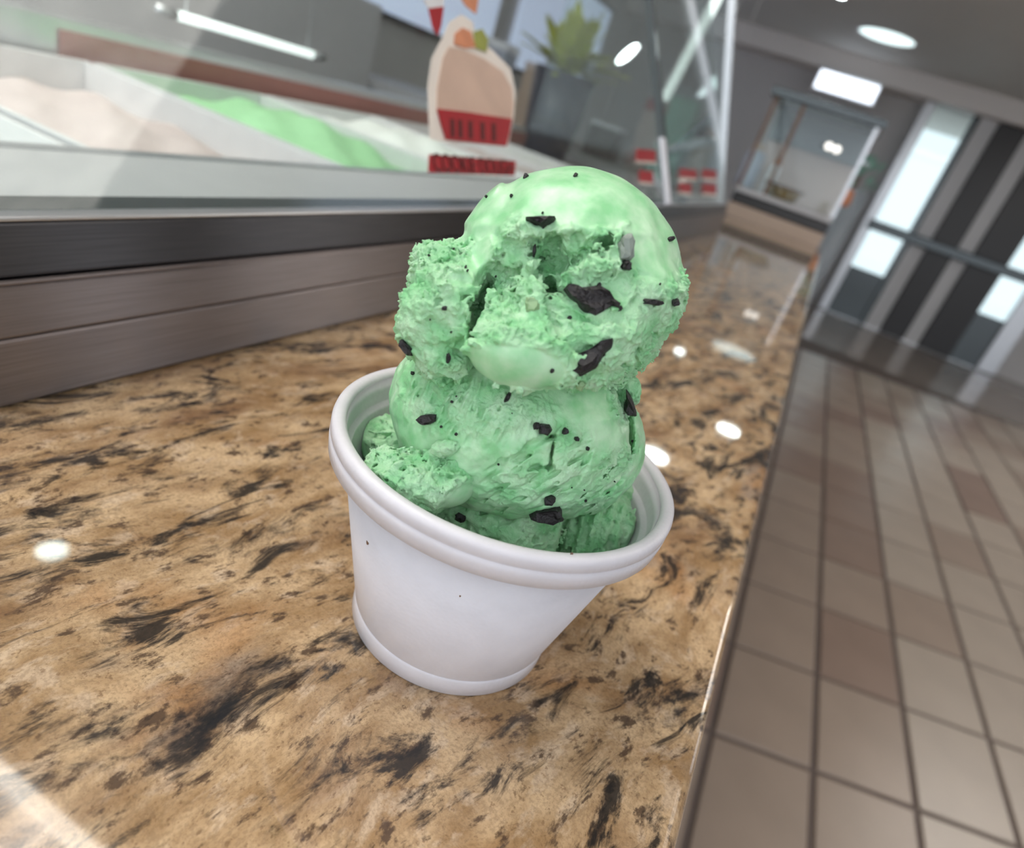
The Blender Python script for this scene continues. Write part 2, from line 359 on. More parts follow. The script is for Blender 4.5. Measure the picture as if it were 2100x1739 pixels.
box('face', (-0.70, YF - 0.30, 1.19), (-0.06, YF - 0.28, 1.37), emit('sign_glow', (0.80, 0.88, 1.0), 2.2), sg, 0.01); box('case', (-0.72, YF - 0.28, 1.17), (-0.04, YF - 0.2, 1.40), 'alu', sg)

# ================================================================== COUNTER
def rounded_slab(name, x0, x1, y0, y1, z0, z1, r, mat):
    prof = [(x0, z0), (x1 - r * 0.6, z0), (x1, z0 + r * 0.6)]
    for k in range(7):
        a = math.pi / 2 * k / 6; prof.append((x1 - r + r * math.cos(a), z1 - r + r * math.sin(a)))
    prof.append((x0, z1)); n = len(prof)
    v = [(px, y0, pz) for px, pz in prof] + [(px, y1, pz) for px, pz in prof]
    f = [(i, (i + 1) % n, n + (i + 1) % n, n + i) for i in range(n)] + [tuple(range(n))[::-1], tuple(range(n, 2 * n))]
    bm = bmesh.new(); vs = [bm.verts.new(q) for q in v]
    for q in f: bm.faces.new([vs[i] for i in q])
    return bm_obj(name, bm, mat)
gr = rounded_slab('granite_countertop', -0.265, 0.0905, -0.75, 2.62, -0.03, 0.0, 0.004, 'granite')
tag(gr, 'polished brown and black speckled granite countertop under the cup', 'countertop')
e = empty('counter_cabinet', (-0.3, 0.9, FLOOR), 'dark brown cabinet front beneath the granite countertop', 'cabinet')
box('body', (-0.264, -0.75, FLOOR + 0.08), (0.055, 2.6, -0.03), 'cabinet', e); box('plinth', (-0.264, -0.75, FLOOR), (0.02, 2.6, FLOOR + 0.08), 'dark', e)

# ================================================================== DISPLAY CASE
YE = 1.80                                           # far end of the case
case = empty('ice_cream_display_case', (-0.5, 0.6, 0.0), 'stainless steel ice cream display case with sloping front glass behind the cup', 'display case')
def prism_y(name, prof, y0, y1, mat, parent):
    n = len(prof); o0 = org(parent)
    v = [np.array((px, y0, pz)) - o0 for px, pz in prof] + [np.array((px, y1, pz)) - o0 for px, pz in prof]
    f = [(i, (i + 1) % n, n + (i + 1) % n, n + i) for i in range(n)] + [tuple(range(n))[::-1], tuple(range(n, 2 * n))]
    bm = bmesh.new(); vs = [bm.verts.new(tuple(q)) for q in v]
    for q in f: bm.faces.new([vs[i] for i in q])
    bmesh.ops.bevel(bm, geom=[ed for ed in bm.edges], offset=0.0012, segments=2, affect='EDGES', profile=0.5)
    o = bm_obj(name, bm, mat, parent); uv = o.data.uv_layers.new(name='UVMap')
    for l in o.data.loops: c = o.data.vertices[l.vertex_index].co; uv.data[l.index].uv = (c.y, c.z)
    return o
Y0 = -0.036
prism_y('lower_curb', [(-0.183, 0.0005), (-0.1858, 0.0265), (-0.26, 0.0265), (-0.26, 0.0005)], Y0, YE, 'steel', case)
prism_y('upper_curb', [(-0.1856, 0.0268), (-0.1886, 0.0465), (-0.26, 0.0465), (-0.26, 0.0268)], Y0 - 0.004, YE, 'steel', case)
prism_y('curb_lip', [(-0.1866, 0.0466), (-0.1866, 0.0485), (-0.20, 0.0485), (-0.20, 0.0466)], Y0 - 0.006, YE, 'steel', case)
prism_y('glass_channel', [(-0.1892, 0.0486), (-0.1930, 0.0675), (-0.199, 0.0675), (-0.199, 0.0486)], Y0, YE, 'dark_rail', case)
prism_y('channel_cap', [(-0.1920, 0.0676), (-0.1920, 0.0695), (-0.2005, 0.0695), (-0.2005, 0.0676)], Y0, YE, 'alu', case)
prism_y('inner_rail', [(-0.215, 0.05), (-0.215, 0.063), (-0.235, 0.063), (-0.235, 0.05)], Y0, YE, 'post', case)
box('deck', (-0.395, Y0, 0.034), (-0.20, YE, 0.038), 'grey_panel', case, 0.001)
box('deck_edge', (-0.399, Y0, 0.034), (-0.395, YE, 0.0405), 'alu', case)
box('body', (-0.95, -0.5, FLOOR), (-0.267, YE, -0.16), 'grey_panel', case)
box('back_rail', (-0.86, -0.5, 0.02), (-0.82, YE, 0.075), 'alu', case, 0.003)
box('back_rail_strip', (-0.82, 0.42, 0.028), (-0.815, YE, 0.062), 'brown_red', case, 0.001)
# the front glass, in two panes with a dark joint and an end post
def gp(y, z): return np.array([GLX - GLS * (z - GLZ), y, z])
gn = np.array([1, 0, GLS])
slab('front_pane', [gp(-0.5, 0.0705), gp(1.085, 0.0705), gp(1.085, 0.62), gp(-0.5, 0.62)], gn, -0.006, 'glass', case)
slab('front_pane', [gp(1.105, 0.0705), gp(YE - 0.02, 0.0705), gp(YE - 0.02, 0.62), gp(1.105, 0.62)], gn, -0.006, 'glass', case)
slab('joint_post', [gp(1.083, 0.07), gp(1.107, 0.07), gp(1.107, 0.62), gp(1.083, 0.62)], gn, -0.012, 'post', case)
slab('joint_reflection', [gp(1.045, 0.07), gp(1.075, 0.07), gp(1.075, 0.165), gp(1.045, 0.165)], gn, 0.004, 'paper', case)  # white strip standing in for a bright reflection beside the joint
p0 = np.array([-0.20, YE, 0.05]); p1 = np.array([-0.395, YE, 0.56])
slab('end_post', [p0, p0 + [0, 0.022, 0], p1 + [0, 0.022, 0], p1], gn, -0.018, 'alu', case)
slab('end_pane', [p0 + [-0.02, 0.008, 0], [-0.82, YE + 0.008, 0.05], [-0.82, YE + 0.008, 0.56], p1 + [-0.02, 0.008, 0]], (0, 1, 0), 0.006, 'glass', case)
# tubs of ice cream inside the case
def tub(y0, y1, cream, label, lvl, bump):
    e = empty('ice_cream_tub', (-0.6, (y0 + y1) / 2, -0.16), label, 'tub', 'tubs inside the display case')
    x0, x1, zt, zb, w = -0.80, -0.405, 0.036, -0.155, 0.006
    box('side', (x0, y0, zb), (x1, y0 + w, zt), 'white', e, 0.001); box('side', (x0, y1 - w, zb), (x1, y1, zt), 'white', e, 0.001)
    box('side', (x0, y0 + w, zb), (x0 + w, y1 - w, zt), 'white', e, 0.001); box('side', (x1 - w, y0 + w, zb), (x1, y1 - w, zt), 'white', e, 0.001)
    n = 26; v = []; f = []; o0 = org(e)
    for i in range(n):
        for j in range(n):
            xx = x0 + w + (x1 - x0 - 2 * w) * i / (n - 1); yy = y0 + w + (y1 - y0 - 2 * w) * j / (n - 1)
            u = 2 * i / (n - 1) - 1; s = 2 * j / (n - 1) - 1
            zz = lvl + bump * (1 - u * u) * (1 - s * s) + 0.008 * math.sin(9 * u + 3 * s) * math.cos(7 * s)
            v.append(np.array((xx, yy, zz)) - o0)
    for i in range(n - 1):
        for j in range(n - 1): f.append((i * n + j, (i + 1) * n + j, (i + 1) * n + j + 1, i * n + j + 1))
    mesh('ice_cream', v, f, cream, e, True)
tub(-0.12, 0.155, 'white_cream', 'white tub of white ice cream at the near left end of the case', 0.0, 0.03)
tub(0.165, 0.44, 'pale_pink', 'white tub of pale pink ice cream behind the case glass', 0.0, 0.02)
tub(0.45, 0.725, 'green_cream', 'white tub heaped with green ice cream behind the case glass', 0.0, 0.045)
tub(0.735, 1.01, 'white_cream', 'white tub of white ice cream behind the cookie dough label', 0.005, 0.04)
tub(1.02, 1.295, 'pale_pink', 'far white tub of pale ice cream behind the top scoop', 0.0, 0.03)
tub(1.305, 1.58, 'white_cream', 'farthest white tub of ice cream near the end of the case', 0.0, 0.03)

# picture sticker and lettered label on the glass
def gpoly(name, pts, mat, parent, off=0.0006, th=0.0006):
    return slab(name, [on_glass(x, y, off) for x, y in pts], gn, th, mat, parent)
st = empty('cup_picture_sticker', on_glass(970, 290), 'sticker of a red cup heaped with beige ice cream on the case glass', 'sticker')
gpoly('border', [(880, 285), (876, 180), (884, 120), (906, 78), (920, 45), (945, 30), (968, 45), (975, 80), (1010, 105), (1046, 142), (1056, 190), (1053, 235), (1040, 300), (900, 290)], 'cream', st, 0.0004, 0.0004)
gpoly('scoop_picture', [(893, 232), (894, 180), (906, 120), (918, 97), (950, 104), (990, 122), (1028, 148), (1046, 180), (1050, 215), (1046, 248), (980, 240)], 'beige', st, 0.0009)
gpoly('cup_picture', [(892, 224), (960, 232), (1046, 245), (1041, 275), (1034, 301), (972, 294), (910, 287), (900, 255)], 'red', st, 0.0016)
for x0 in (918, 934, 955, 980, 1003):
    gpoly('lettering', [(x0, 245 + (x0 - 918) * 0.1), (x0 + 8, 246 + (x0 - 918) * 0.1), (x0 + 9, 283 + (x0 - 918) * 0.1), (x0 + 1, 282 + (x0 - 918) * 0.1)], 'deep_red', st, 0.0023, 0.0003)
gpoly('cookie_bit_picture', [(928, 92), (930, 70), (945, 58), (962, 66), (972, 98), (950, 100)], 'orange', st, 0.0012)
gpoly('leaf_picture', [(972, 100), (968, 66), (985, 60), (998, 82), (994, 108)], 'olive', st, 0.0012)
st2 = empty('red_cone_sticker', on_glass(893, 70), 'small red cone picture above the cup sticker at the top edge of the glass', 'sticker')
gpoly('cone_picture', [(876, 18), (908, 14), (902, 55), (896, 74), (886, 60)], 'red', st2)
gpoly('cream_picture', [(864, 0), (908, -4), (908, 14), (876, 18)], 'white', st2)
gpoly('pink_patch', [(934, -20), (982, -20), (974, 30), (952, 12)], 'orange', st2)
lb = empty('flavour_label', on_glass(965, 356), 'red label lettered COOKIE DOUGH stuck to the case glass', 'label')
lq = [(878, 317), (1056, 331), (1053, 361), (876, 354)]
gpoly('backing', lq, 'red', lb, 0.0006, 0.0006)
a0 = on_glass(880, 336, 0.0016); a1 = on_glass(1052, 346, 0.0016)
tc_ = bpy.data.curves.new('lettering', 'FONT'); tc_.body = 'COOKIE DOUGH'; tc_.align_x = 'CENTER'; tc_.align_y = 'CENTER'; tc_.size = 1; tc_.extrude = 0.01
to = bpy.data.objects.new('lettering', tc_); COL.objects.link(to); tc_.materials.append(M['deep_red'])
bpy.context.view_layer.update(); dimx = to.dimensions.x; me_ = bpy.data.meshes.new_from_object(to); bpy.data.objects.remove(to); to = bpy.data.objects.new('lettering', me_); COL.objects.link(to)
sx = (a1[1] - a0[1]) * 0.95 / dimx; nn = gn / np.linalg.norm(gn); vv = np.cross(nn, [0, 1, 0]); sy = 0.0185
c0 = (a0 + a1) / 2; X_ = np.array([0, 1.0, (a1[2] - a0[2]) / (a1[1] - a0[1])]); X_ -= nn * (X_ @ nn); X_ /= np.linalg.norm(X_); Y_ = np.cross(nn, X_)
to.matrix_world = Matrix([[X_[i] * sx, Y_[i] * sy, nn[i] * 0.02, c0[i]] for i in range(3)] + [[0, 0, 0, 1]])
to.parent = lb; to.matrix_parent_inverse = Matrix.Translation(-Vector(lb.location))
for i, (x, y, w, h, lab) in enumerate([(1322, 318, 20, 12, 'red price tag on the far case glass left of the joint, upper'), (1322, 361, 14, 12, 'red price tag on the far case glass just above the top scoop, lower'),
                          (1409, 355, 17, 9, 'upper red tag right of the dark glass joint'), (1453, 356, 14, 9, 'upper red tag nearest the end post of the case'),
                          (1403, 384, 12, 10, 'lower red tag right of the dark glass joint'), (1453, 386, 14, 10, 'lower red tag nearest the end post of the case')]):
    t_ = empty('price_tag', on_glass(x, y, 0.002), lab, 'tag', 'red tags on the far glass')
    gpoly('card', [(x - w, y - h), (x + w, y - h + 3), (x + w, y + h + 3), (x - w, y + h)], 'red', t_, 0.002, 0.0008)
    gpoly('stripe', [(x - w, y + h), (x + w, y + h + 3), (x + w, y + h + 7), (x - w, y + h + 4)], 'cream', t_, 0.002, 0.0008)

# ================================================================== BEHIND THE CASE
def at(px, py, Y): return on(px, py, 1, Y)
# back counter with a plant, tins and boxes
bc = empty('back_counter', (-1.45, 1.6, FLOOR), 'grey back counter behind the display case', 'counter')
box('body', (-2.0, -0.8, FLOOR), (-1.2, 2.62, -0.12), 'grey_panel', bc); box('top', (-2.0, -0.8, -0.12), (-1.15, 2.62, -0.06), 'grey_panel', bc, 0.005)
box('splash_panel', (-2.02, -0.8, -0.06), (-2.0, 2.62, 0.30), 'grey_panel', bc)
P = at(1135, 240, 2.35)
pl = empty('potted_plant', (P[0], P[1], -0.06), 'yellow-green leafy plant in a navy pot behind the case glass', 'plant')
zt = at(1130, 140, 2.35)[2]; zb = -0.06; PR = 0.115
lathe('pot', [(0.001, 0), (PR * 0.7, 0), (PR, zt - zb), (PR * 0.92, zt - zb), (PR * 0.85, zt - zb - 0.03), (0.001, zt - zb - 0.03)], 'pot', pl, 32, (P[0], P[1], zb))
for k in range(70):
    a = random.uniform(0, 2 * math.pi); el = random.uniform(0.25, 1.45); Ls = random.uniform(0.12, 0.27); w = random.uniform(0.02, 0.038)
    d = np.array([math.cos(a) * math.cos(el), math.sin(a) * math.cos(el), math.sin(el)]); s = np.cross(d, [0, 0, 1]); s /= np.linalg.norm(s); up = np.cross(s, d)
    q0 = np.array([0, 0, zt - zb - 0.03 + 0.06 * random.random()]); pts = []
    for i, (tt, ww) in enumerate([(0, 0.15), (0.3, 0.8), (0.6, 1.0), (0.85, 0.6), (1, 0.05)]):
        c = q0 + d * Ls * tt - np.array([0, 0, 0.05 * tt * tt]); pts += [c - s * w * ww, c + up * 0.004, c + s * w * ww]
    f = []
    for i in range(4):
        for j in range(2): f.append((i * 3 + j, i * 3 + j + 1, i * 3 + j + 4, i * 3 + j + 3))
    mesh('leaf', pts, f, 'leaf', pl, True)
def tin(px, py, Y, r, h, mat, lid, label, name='tin', cat='tin'):
    q = at(px, py, Y); e = empty(name, q, label, cat)
    lathe('body', [(0.001, 0), (r * 0.95, 0), (r, 0.01), (r, h), (0.001, h)], mat, e, 28, q); lathe('lid', [(r * 1.04, h * 0.86), (r * 1.04, h), (r * 0.9, h * 1.03), (0.001, h * 1.03)], lid, e, 28, q)
def carton(px, py, Y, sx, sy, sz, mat, flap, label):
    q = at(px, py, Y); e = empty('carton', q, label, 'box')
    box('body', q + [-sx / 2, -sy / 2, 0], q + [sx / 2, sy / 2, sz], mat, e, 0.003); box('lid', q + [-sx / 2 - .003, -sy / 2 - .003, sz], q + [sx / 2 + .003, sy / 2 + .003, sz * 1.12], flap, e, 0.002)
sh = empty('storage_shelf', (-1.35, 3.2, 0.0), 'long grey shelf of jars and boxes seen through the case glass', 'shelf')
zs = at(1250, 330, 3.1)[2]
box('board', (-2.4, 2.7, zs - 0.04), (-0.42, 3.5, zs), 'grey_panel', sh, 0.004); box('bracket', (-2.3, 3.0, FLOOR), (-2.25, 3.4, zs - 0.04), 'post', sh); box('bracket', (-0.62, 3.0, FLOOR), (-0.57, 3.4, zs - 0.04), 'post', sh)
def onshelf(px, Y): q = at(px, 300, Y); return q
def put_tin(x, Y, r, h, mat, lid, label):
    q = np.array([x, Y, zs]); e = empty('tin', q, label, 'tin', 'tins on the shelf behind the glass')
    lathe('body', [(0.001, 0), (r * 0.95, 0), (r, 0.01), (r, h), (0.001, h)], mat, e, 28, q); lathe('lid', [(r * 1.04, h * 0.86), (r * 1.04, h), (r * 0.9, h * 1.03), (0.001, h * 1.03)], lid, e, 28, q)
def put_box(x, Y, sx, sy, sz, mat, flap, label):
    q = np.array([x, Y, zs]); e = empty('carton', q, label, 'box', 'cartons on the shelf behind the glass')
    box('body', q + [-sx / 2, -sy / 2, 0], q + [sx / 2, sy / 2, sz], mat, e, 0.003); box('lid', q + [-sx / 2 - .003, -sy / 2 - .003, sz], q + [sx / 2 + .003, sy / 2 + .003, sz * 1.12], flap, e, 0.002)
put_box(-1.00, 3.1, 0.14, 0.12, 0.13, 'dark', 'paper', 'black carton with a white lid behind the case glass')
put_tin(-1.22, 3.1, 0.06, 0.22, 'alu', 'paper', 'shiny tin with a white lid beside the black carton')
put_box(-1.42, 3.2, 0.18, 0.14, 0.26, 'tan', 'pale_pink', 'tan and pink carton on the shelf right of the plant')
put_tin(-0.83, 3.2, 0.065, 0.30, 'pale_pink', 'red', 'pink tin with a red lid near the glass joint')
put_box(-0.68, 3.05, 0.12, 0.12, 0.34, 'mint', 'slate', 'green carton between the glass joint and the end post')
put_tin(-0.55, 3.1, 0.05, 0.24, 'tan', 'wood', 'tan tin with a brown lid next to the end post')
put_box(-1.75, 3.2, 0.24, 0.14, 0.30, 'bluegrey', 'paper', 'blue-grey carton left on the shelf behind the plant')
# blue-grey menu boards high on the left wall and added white tubes for bright streaks
for i, (y0, y1, lab) in enumerate([(3.7, 5.6, 'pale blue menu board on the left wall above the plant'), (6.0, 8.2, 'far pale blue menu board seen between the glass joint and end post')]):
    e = empty('menu_board', (-3.05, (y0 + y1) / 2, 0.4), lab, 'sign', 'menu boards on the left wall')
    box('panel', (-3.09, y0, 0.35), (-3.05, y1, 1.25), emit('menu_glow_%d' % i, (0.62, 0.72, 1.0), 0.55), e, 0.01)
    for z in (0.32, 1.25): box('frame', (-3.1, y0 - 0.03, z), (-3.03, y1 + 0.03, z + 0.03), 'dark', e)
def strip(A, B, r, label, mat='strip'):
    e = empty('streak_tube', A, label, 'lamp'); A = np.array(A); B = np.array(B)
    tube('tube', [A, (A + B) / 2, B], r, mat, e); u = (B - A) / np.linalg.norm(B - A)
    for w_ in (A + u * 0.02, B - u * 0.02): tube('hanger', [w_ + [0, 0, r], [w_[0], w_[1], CEIL]], 0.0015, 'alu', e, 6)
    tube('end_cap', [A - u * 0.04, A], r * 1.15, 'alu', e); tube('end_cap', [B, B + u * 0.04], r * 1.15, 'alu', e)
strip(at(1490, -40, 2.6), at(1362, 205, 2.6), 0.017, 'slanting white glowing bar added behind the dark glass joint')  # glowing tube added in place of a diagonal bright bar
strip(on(360, 30, 0, -1.1), on(640, 112, 0, -1.1), 0.008, 'long white glowing bar at the upper left behind the glass')  # glowing tube added where a white streak runs
strip(at(1388, 303, 2.3), at(1452, 290, 2.3), 0.014, 'short plain white bar near the end post', 'paper')  # plain paper-white bar, does not glow

# ================================================================== KIOSK AT THE END OF THE COUNTER
YK = 2.75
kq = lambda px, py: at(px, py, YK)
ks = empty('kiosk_cabinet', (-0.2, YK + 0.3, 0.0), 'small glass-fronted kiosk cabinet at the far end of the granite counter', 'cabinet')
xl, xr = kq(1493, 420)[0], kq(1692, 480)[0]
def band(name, a, b, mat, d=0.0, th=0.4):
    za, zb2 = a, b; return box(name, (xl, YK + d, za), (xr, YK + d + th, zb2), mat, ks, 0.004)
z = lambda px, py: kq(px, py)[2]
band('plinth', FLOOR, z(1640, 494), 'cabinet', 0.03); band('ledge', z(1640, 494), z(1640, 463), 'tan', -0.03); band('shadow_gap_band', z(1640, 463), z(1640, 437), 'dark', 0.0)  # the dark middle band paints in the shadow gap above the ledge
band('shelf', z(1640, 437), z(1640, 425), 'grey_panel', -0.01)
zb_, zt_ = z(1640, 425), z(1640, 212)
box('back_panel', (xl, YK + 0.36, zb_), (xr, YK + 0.4, zb_ + (zt_ - zb_) * 0.62), 'pale_pink', ks); box('upper_panel', (xl, YK + 0.34, zb_ + (zt_ - zb_) * 0.62), (xr, YK + 0.4, zt_), 'slate', ks)
box('roof', (xl - 0.02, YK - 0.02, zt_), (xr + 0.02, YK + 0.42, zt_ + 0.03), 'post', ks, 0.004)
for xx in (xl, xl + (xr - xl) * 0.27, xr - 0.012): box('corner_post', (xx, YK, zb_), (xx + 0.014, YK + 0.014, zt_), 'wood' if xx < xr - 0.1 else 'alu', ks)
box('front_pane', (xl + 0.014, YK + 0.004, zb_), (xr - 0.014, YK + 0.008, zt_), 'glass', ks)
for px, lab in ((1700, 'left small round bulb on the kiosk cabinet'), (1716, 'right small round bulb on the kiosk cabinet')):
    q = at(px, 300 + (px - 1700) * 0.4, YK - 0.06); e = empty('globe_bulb', q, lab, 'lamp', 'bulbs on the kiosk')
    lathe('globe', [(0.0005 + 0.013 * math.sin(math.pi * k / 10), -0.013 * math.cos(math.pi * k / 10)) for k in range(11)], 'bulb', e, 20, q)
    tube('arm', [q + [-0.0, 0.012, 0], q + [-0.03, 0.06, 0]], 0.003, 'dark', e)
def kthing(name, px, py0, py1, w, mat, top, label, cat, y=0.12):
    q = at(px, py0, YK + y); q[2] = zb_ + 0.001; h = abs(at(px, py1, YK + y)[2] - q[2]); e = empty(name, q, label, cat)
    lathe('body', [(0.001, 0), (w * 0.9, 0), (w, h * 0.1), (w, h * 0.75), (w * 0.6, h * 0.85)], mat, e, 24, q); lathe('cap', [(w * 0.62, h * 0.85), (w * 0.62, h), (0.001, h)], top, e, 24, q)
kthing('bottle', 1572, 385, 318, 0.022, 'paper', 'orange', 'white bottle with an orange cap inside the kiosk cabinet', 'bottle')
kthing('canister', 1530, 365, 285, 0.04, 'bluegrey', 'tan', 'blue-grey canister at the left of the kiosk cabinet', 'canister', 0.2)
q = at(1600, 405, YK + 0.1); q[2] = zb_ + 0.001; e = empty('wicker_basket', q, 'brown wicker basket on the kiosk shelf', 'basket')
lathe('bowl', [(0.001, 0), (0.055, 0), (0.075, 0.045), (0.07, 0.045), (0.05, 0.006), (0.001, 0.006)], 'basket', e, 28, q); lathe('rim', [(0.07, 0.042), (0.08, 0.042), (0.08, 0.052), (0.07, 0.052)], 'wood', e, 28, q, True)
# beyond the kiosk: slatted wood wall, orange stool and teal planter
sl = empty('slatted_screen', (-0.2, 6.4, FLOOR), 'brown and tan slatted screen beyond the kiosk', 'screen')
for k, (pa, pb, mt) in enumerate([(1660, 1692, 'grey_panel'), (1692, 1722, 'wood'), (1722, 1748, 'tan'), (1748, 1772, 'wood'), (1772, 1786, 'tan'), (1786, 1806, 'wood')]):
    xa = at(pa, 290, 6.4)[0]; xb = at(pb, 290, 6.4)[0]; box('slat', (xa, 6.4, FLOOR), (xb - 0.008, 6.44, 0.50), mt, sl)
box('top_rail', (at(1660, 290, 6.4)[0], 6.38, 0.50), (at(1806, 290, 6.4)[0], 6.46, 0.56), 'alu', sl)
q = at(1716, 400, 4.6); e = empty('stool', (q[0], q[1], FLOOR), 'orange seated stool beyond the kiosk corner', 'stool'); q2 = np.array([q[0], q[1], FLOOR])
hz = q[2] - FLOOR
lathe('seat', [(0.001, hz - 0.05), (0.08, hz - 0.05), (0.095, hz - 0.02), (0.085, hz + 0.05), (0.001, hz + 0.06)], 'orange', e, 28, q2); lathe('stem', [(0.03, 0.03), (0.03, hz - 0.05)], 'dark', e, 20, q2); lathe('foot', [(0.001, 0), (0.16, 0), (0.16, 0.02), (0.03, 0.03)], 'dark', e, 28, q2)
q = at(1765, 350, 5.4); q2 = np.array([q[0], q[1], FLOOR]); e = empty('tall_planter', q2, 'dark planter with a pale teal bushy top beyond the orange stool', 'planter'); hz = q[2] - FLOOR
lathe('pot', [(0.001, 0), (0.10, 0), (0.13, hz - 0.12), (0.001, hz - 0.12)], 'slate', e, 24, q2)
for k in range(40):
    a = random.uniform(0, 6.28); r = random.uniform(0, 0.12); c = np.array([r * math.cos(a), r * math.sin(a), hz - 0.14 + random.uniform(0, 0.2)]); d = np.array([math.cos(a) * 0.06, math.sin(a) * 0.06, random.uniform(0.03, 0.08)]); s = np.cross(d, [0, 0, 1]); s = s / np.linalg.norm(s) * 0.025
    mesh('leaf', [c, c + d * 0.5 + s, c + d, c + d * 0.5 - s], [(0, 1, 2, 3)], 'mint', e)

# ================================================================== FOAM CUP
CUP_IN = [(0.0, 0.006), (0.0305, 0.006), (0.0330, 0.010), (0.0449, 0.0575), (0.0463, 0.0592), (0.0476, 0.0680)]
def cup_inner(z): return np.interp(z, [0.006, 0.010, 0.0575, 0.0592, 0.068], [0.0300, 0.0330, 0.0449, 0.0463, 0.0476])
cup = empty('foam_cup', (0, 0, 0), 'white foam cup holding the green ice cream on the granite', 'cup')
lathe('wall', [(0.0005, 0.0016), (0.0300, 0.0016), (0.0330, 0.0066), (0.0334, 0.0074), (0.0468, 0.0600), (0.0468, 0.0600), (0.0480, 0.0603), (0.0480, 0.0660), (0.0476, 0.0680),
               (0.0470, 0.0640), (0.0466, 0.0606), (0.0464, 0.0602), (0.0449, 0.0598), (0.0447, 0.0588), (0.0330, 0.010), (0.0305, 0.006), (0.0005, 0.006)], 'foam', cup, 160)
rimp = [(0.0478, 0.0601), (0.0509, 0.0600), (0.0512, 0.06015), (0.0516, 0.0632), (0.0517, 0.0647), (0.05135, 0.0651), (0.05135, 0.0655), (0.0517, 0.0659), (0.0518, 0.0678), (0.0515, 0.0690), (0.0507, 0.0695), (0.0497, 0.0697), (0.0486, 0.0694), (0.0479, 0.0687), (0.0476, 0.0676)]
lathe('rim', rimp, 'foam', cup, 160, (0, 0, 0), True)
lathe('foot_ring', [(0.0298, 0.0012), (0.0304, 0.0001), (0.0326, 0.0001), (0.0331, 0.0005), (0.0333, 0.0058), (0.0331, 0.0064), (0.0326, 0.0067), (0.0300, 0.0040)], 'foam', cup, 160, (0, 0, 0), True)

for fx, fy, fr in ((755, 1111, 5), (1172, 1136, 3), (944, 1221, 2)):            # tiny brown flecks on the outside
    d_ = ray(fx, fy); t_ = np.arange(0.12, 0.3, 0.0001); P_ = CAM + t_[:, None] * d_; rad = np.hypot(P_[:, 0], P_[:, 1])
    ro = np.interp(P_[:, 2], [0, 0.0078, 0.0600, 0.0601, 0.0697], [0.0334, 0.0328, 0.0469, 0.0517, 0.0517]); h_ = P_[np.argmax((rad < ro) & (P_[:, 2] > 0) & (P_[:, 2] < 0.0697))]
    n_ = np.array([h_[0], h_[1], -0.01]); slab('fleck', [h_ + fr * 1.2e-4 * (math.cos(k) * np.cross(n_, [0, 0, 1.0]) / np.linalg.norm(n_) + np.array([0, 0, 1.5 * math.sin(k)])) for k in np.linspace(0, 6.28, 9)[:-1]], n_, 0.0002, 'wood', cup)

# ================================================================== ICE CREAM (solids sculpted as distance fields, then meshed)
LAT = RNG.random((64, 64, 64)).astype(np.float32) * 2 - 1
LATF = LAT.ravel()
ROTS = []
for k in range(8):
    q_, _r = np.linalg.qr(RNG.normal(size=(3, 3))); ROTS.append(q_.astype(np.float32))
def vnoise(P, cell, seed=0):
    """smooth lattice noise in [-1, 1]; P (n,3) metres, cell metres"""
    q = (P @ ROTS[seed % 8]) * np.float32(1 / cell) + np.float32(seed * 7.31 + 300.0); qi = np.floor(q); f = q - qi; f *= f * (3 - 2 * f); i = qi.astype(np.int32)
    x0 = (i[:, 0] & 63) << 12; x1 = ((i[:, 0] + 1) & 63) << 12; y0 = (i[:, 1] & 63) << 6; y1 = ((i[:, 1] + 1) & 63) << 6; z0 = i[:, 2] & 63; z1 = (i[:, 2] + 1) & 63
    fx, fy, fz = f[:, 0], f[:, 1], f[:, 2]; T = LATF.take
    def lx(yz): a = T(x0 | yz); return a + (T(x1 | yz) - a) * fx
    a = lx(y0 | z0); a += (lx(y1 | z0) - a) * fy; b = lx(y0 | z1); b += (lx(y1 | z1) - b) * fy
    return a + (b - a) * fz
def smin(a, b, k): h = np.clip(0.5 + 0.5 * (b - a) / k, 0, 1); return b + (a - b) * h - k * h * (1 - h)
def smax(a, b, k): return -smin(-a, -b, k)
def sstep(a, b, x): t = np.clip((x - a) / (b - a), 0, 1); return t * t * (3 - 2 * t)
class Q:                                            # a batch of sample points with their place in the camera's frame
    def __init__(s, P):
        s.P = P; c = (P - CAM.astype(np.float32)) @ RM.astype(np.float32); s.a = c[:, 0]; s.b = c[:, 1]; s.d = -c[:, 2]
        s.x = 1050 + F * s.a / s.d; s.y = 869.5 - F * s.b / s.d
def ell(q, x, y, d, rx, ry, rd, rot=0.0):
    """ellipsoid centred on the sight line (x, y) at depth d; rx, ry as seen, rd metres in depth, rot degrees clockwise"""
    s = d / F; u = q.a - (x - 1050) * s; v = -(q.b + (y - 869.5) * s); w = q.d - d
    if rot:
        c, n = math.cos(math.radians(rot)), math.sin(math.radians(rot)); u, v = u * c + v * n, -u * n + v * c
    A, B = rx * s, ry * s; k0 = np.sqrt((u / A) ** 2 + (v / B) ** 2 + (w / rd) ** 2) + 1e-6; k1 = np.sqrt((u / A**2) ** 2 + (v / B**2) ** 2 + (w / rd**2) ** 2) + 1e-6
    return k0 * (k0 - 1) / k1
def spot(q, x, y, rx, ry, rot=0.0, soft=0.35):       # 1 inside an oval patch of the visible side, 0 outside
    u = q.x - x; v = q.y - y
    if rot:
        c, n = math.cos(math.radians(rot)), math.sin(math.radians(rot)); u, v = u * c + v * n, -u * n + v * c
    return 1 - sstep(1 - soft, 1 + soft, np.sqrt((u / rx) ** 2 + (v / ry) ** 2))
